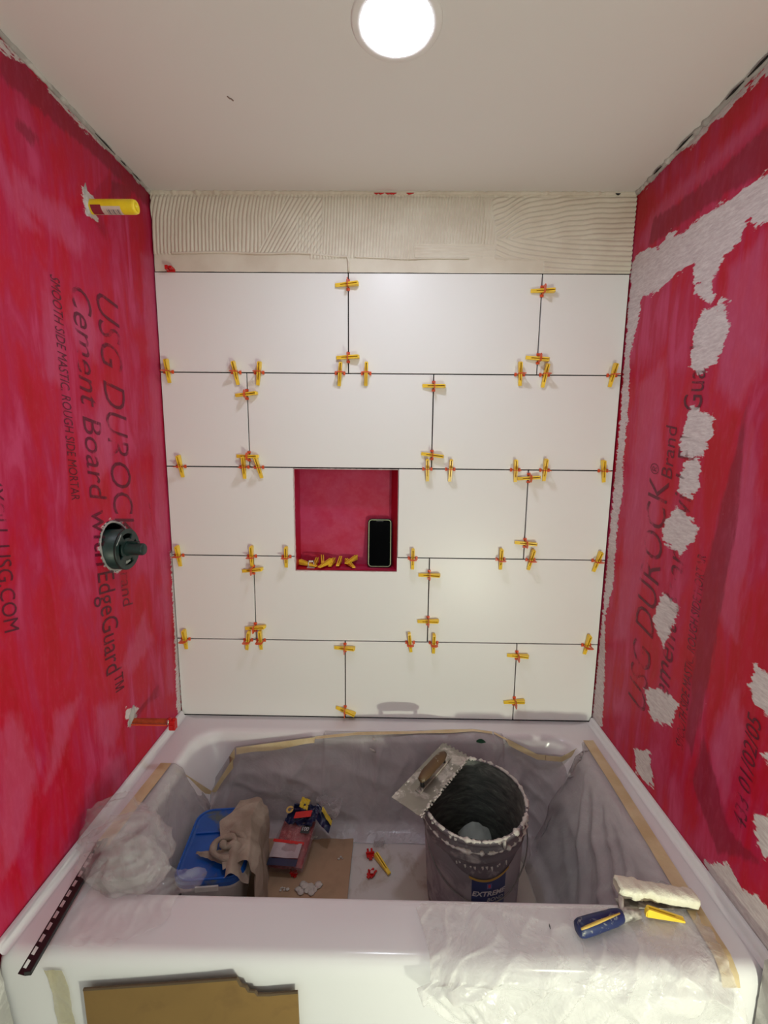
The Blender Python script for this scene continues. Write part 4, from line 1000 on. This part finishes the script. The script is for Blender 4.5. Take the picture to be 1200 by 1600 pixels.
wrapb('logo_mark', -83, -80.5, .184, .194, .0022, INKR, bp, 4, 2)
# wire handle hanging at the right
hp = []
for i in range(13):
    t = i/12; a = math.radians(2-184*t); zz = .284-.150*math.sin(math.pi*t)**.75
    r_ = rad(zz)+.004+.006*math.sin(math.pi*t)**.5+.006*max(0, 1-abs(t-.12)*9)
    hp.append(Vector((BC.x+r_*math.cos(a), BC.y+r_*math.sin(a), BC.z+zz)))
MB().tube(smooth_path(hp, 60), .0018, 7).mk('wire_handle', simple('handle_wire', (.20, .19, .19), .4, .8), bk, True)

# notched trowel resting across the bucket rim
tw = thing('notched_trowel', 'notched steel trowel smeared with thinset resting across the bucket rim', 'trowel', (.90, -.30, .53))
c1 = P(736, 1183, 2, .513); c2 = P(659, 1278, 2, .513); c3 = P(609, 1249, 2, .520)
Lx = (c1-c2); tl = Lx.length; ex = Lx.normalized(); ey = ((c3-c2)-ex*(c3-c2).dot(ex)); tw_ = ey.length; ey.normalize(); en_ = ex.cross(ey)
if en_.z < 0: en_ = -en_
def square(path_n, L, depth, pitch):
    out = []; n_ = int(L/pitch); p_ = L/n_
    for i in range(n_): out += [(i*p_, 0), (i*p_+p_*.5, 0), (i*p_+p_*.5, depth), ((i+1)*p_, depth)]
    return out
nl = square(0, tl, .006, .0125); outl = [(x, y) for x, y in nl]+[(tl, 0)]
ns_ = square(0, tw_, .006, .0125); outl += [(tl-y, x) for x, y in ns_ if x > 0]+[(tl, tw_), (0, tw_)]
Mw = Matrix.Identity(4)
for i, ax in enumerate((ex, ey, en_)):
    for j in range(3): Mw[j][i] = ax[j]
Mw.translation = c2
vs, fs = poly_prism([outl], .0016); pl_ = MB().add(vs, fs).xf(Mw).mk('blade', STEEL, tw)
MB().box((.06, tw_*.52-.009, .0016), (tl-.05, tw_*.52+.009, .007), ch=.002).xf(Mw).mk('spine', STEEL, tw)
mb = MB()
for i in range(64):
    a, b = rnd(), rnd(); x = tl*a; y = (.010*rnd() if i % 3 else tw_*b); r = .0012+.0024*rnd()
    bm = bmesh.new(); bmesh.ops.create_icosphere(bm, subdivisions=2, radius=1)
    mb.add([(x+v.co.x*r*1.8, y+v.co.y*r, .0016+v.co.z*r*.55) for v in bm.verts], [[v.index for v in f.verts] for f in bm.faces]); bm.free()
tag(mb.xf(Mw).mk('thinset_lumps', MORT, tw, True), kind='stuff')
hy = tw_*.56
for xx in (.085, tl-.085): MB().tube([(xx, tw_*.52, .004), (xx, hy, .020), (xx+(.010 if xx < tl/2 else -.010), hy, .028)], [.007, .0055, .008], 8).xf(Mw).mk('post', BLACK, tw, True)
MB().tube([(x, hy, .029+.003*math.sin((x-.07)/(tl-.14)*math.pi)) for x in np.linspace(.078, tl-.078, 12)], [.009, .0125, .0145, .015, .0148, .0145, .0145, .0148, .015, .0145, .0125, .009], 16).xf(Mw).mk('grip', HANDLE, tw, True)

# cardboard leaning on the apron
cb = thing('cardboard_piece', 'torn brown cardboard piece hanging against the front apron of the tub', 'cardboard', (.38, AY, .25))
tp_ = [(130, 1548), (250, 1540), (370, 1531), (376, 1541), (384, 1543), (388, 1550), (398, 1551), (402, 1556), (420, 1556), (440, 1554), (465, 1552)]
YC = AY-.014
outl = [(P(x, y, 1, YC).x, P(x, y, 1, YC).z) for x, y in tp_]; bx_ = P(467, 1600, 1, YC).x
outl += [(bx_+.005, .10), (outl[0][0]+.004, .10)]
vs, fs = poly_prism([outl], .0045); MB().add([(x, YC+.0045-z+.0, y) for x, y, z in vs], fs).mk('face', CARD, cb)
MB().tube([(x, YC+.0018, y+.0006) for x, y in outl[:11]], .0030, 6).mk('corrugated_edge', CARDE, cb)
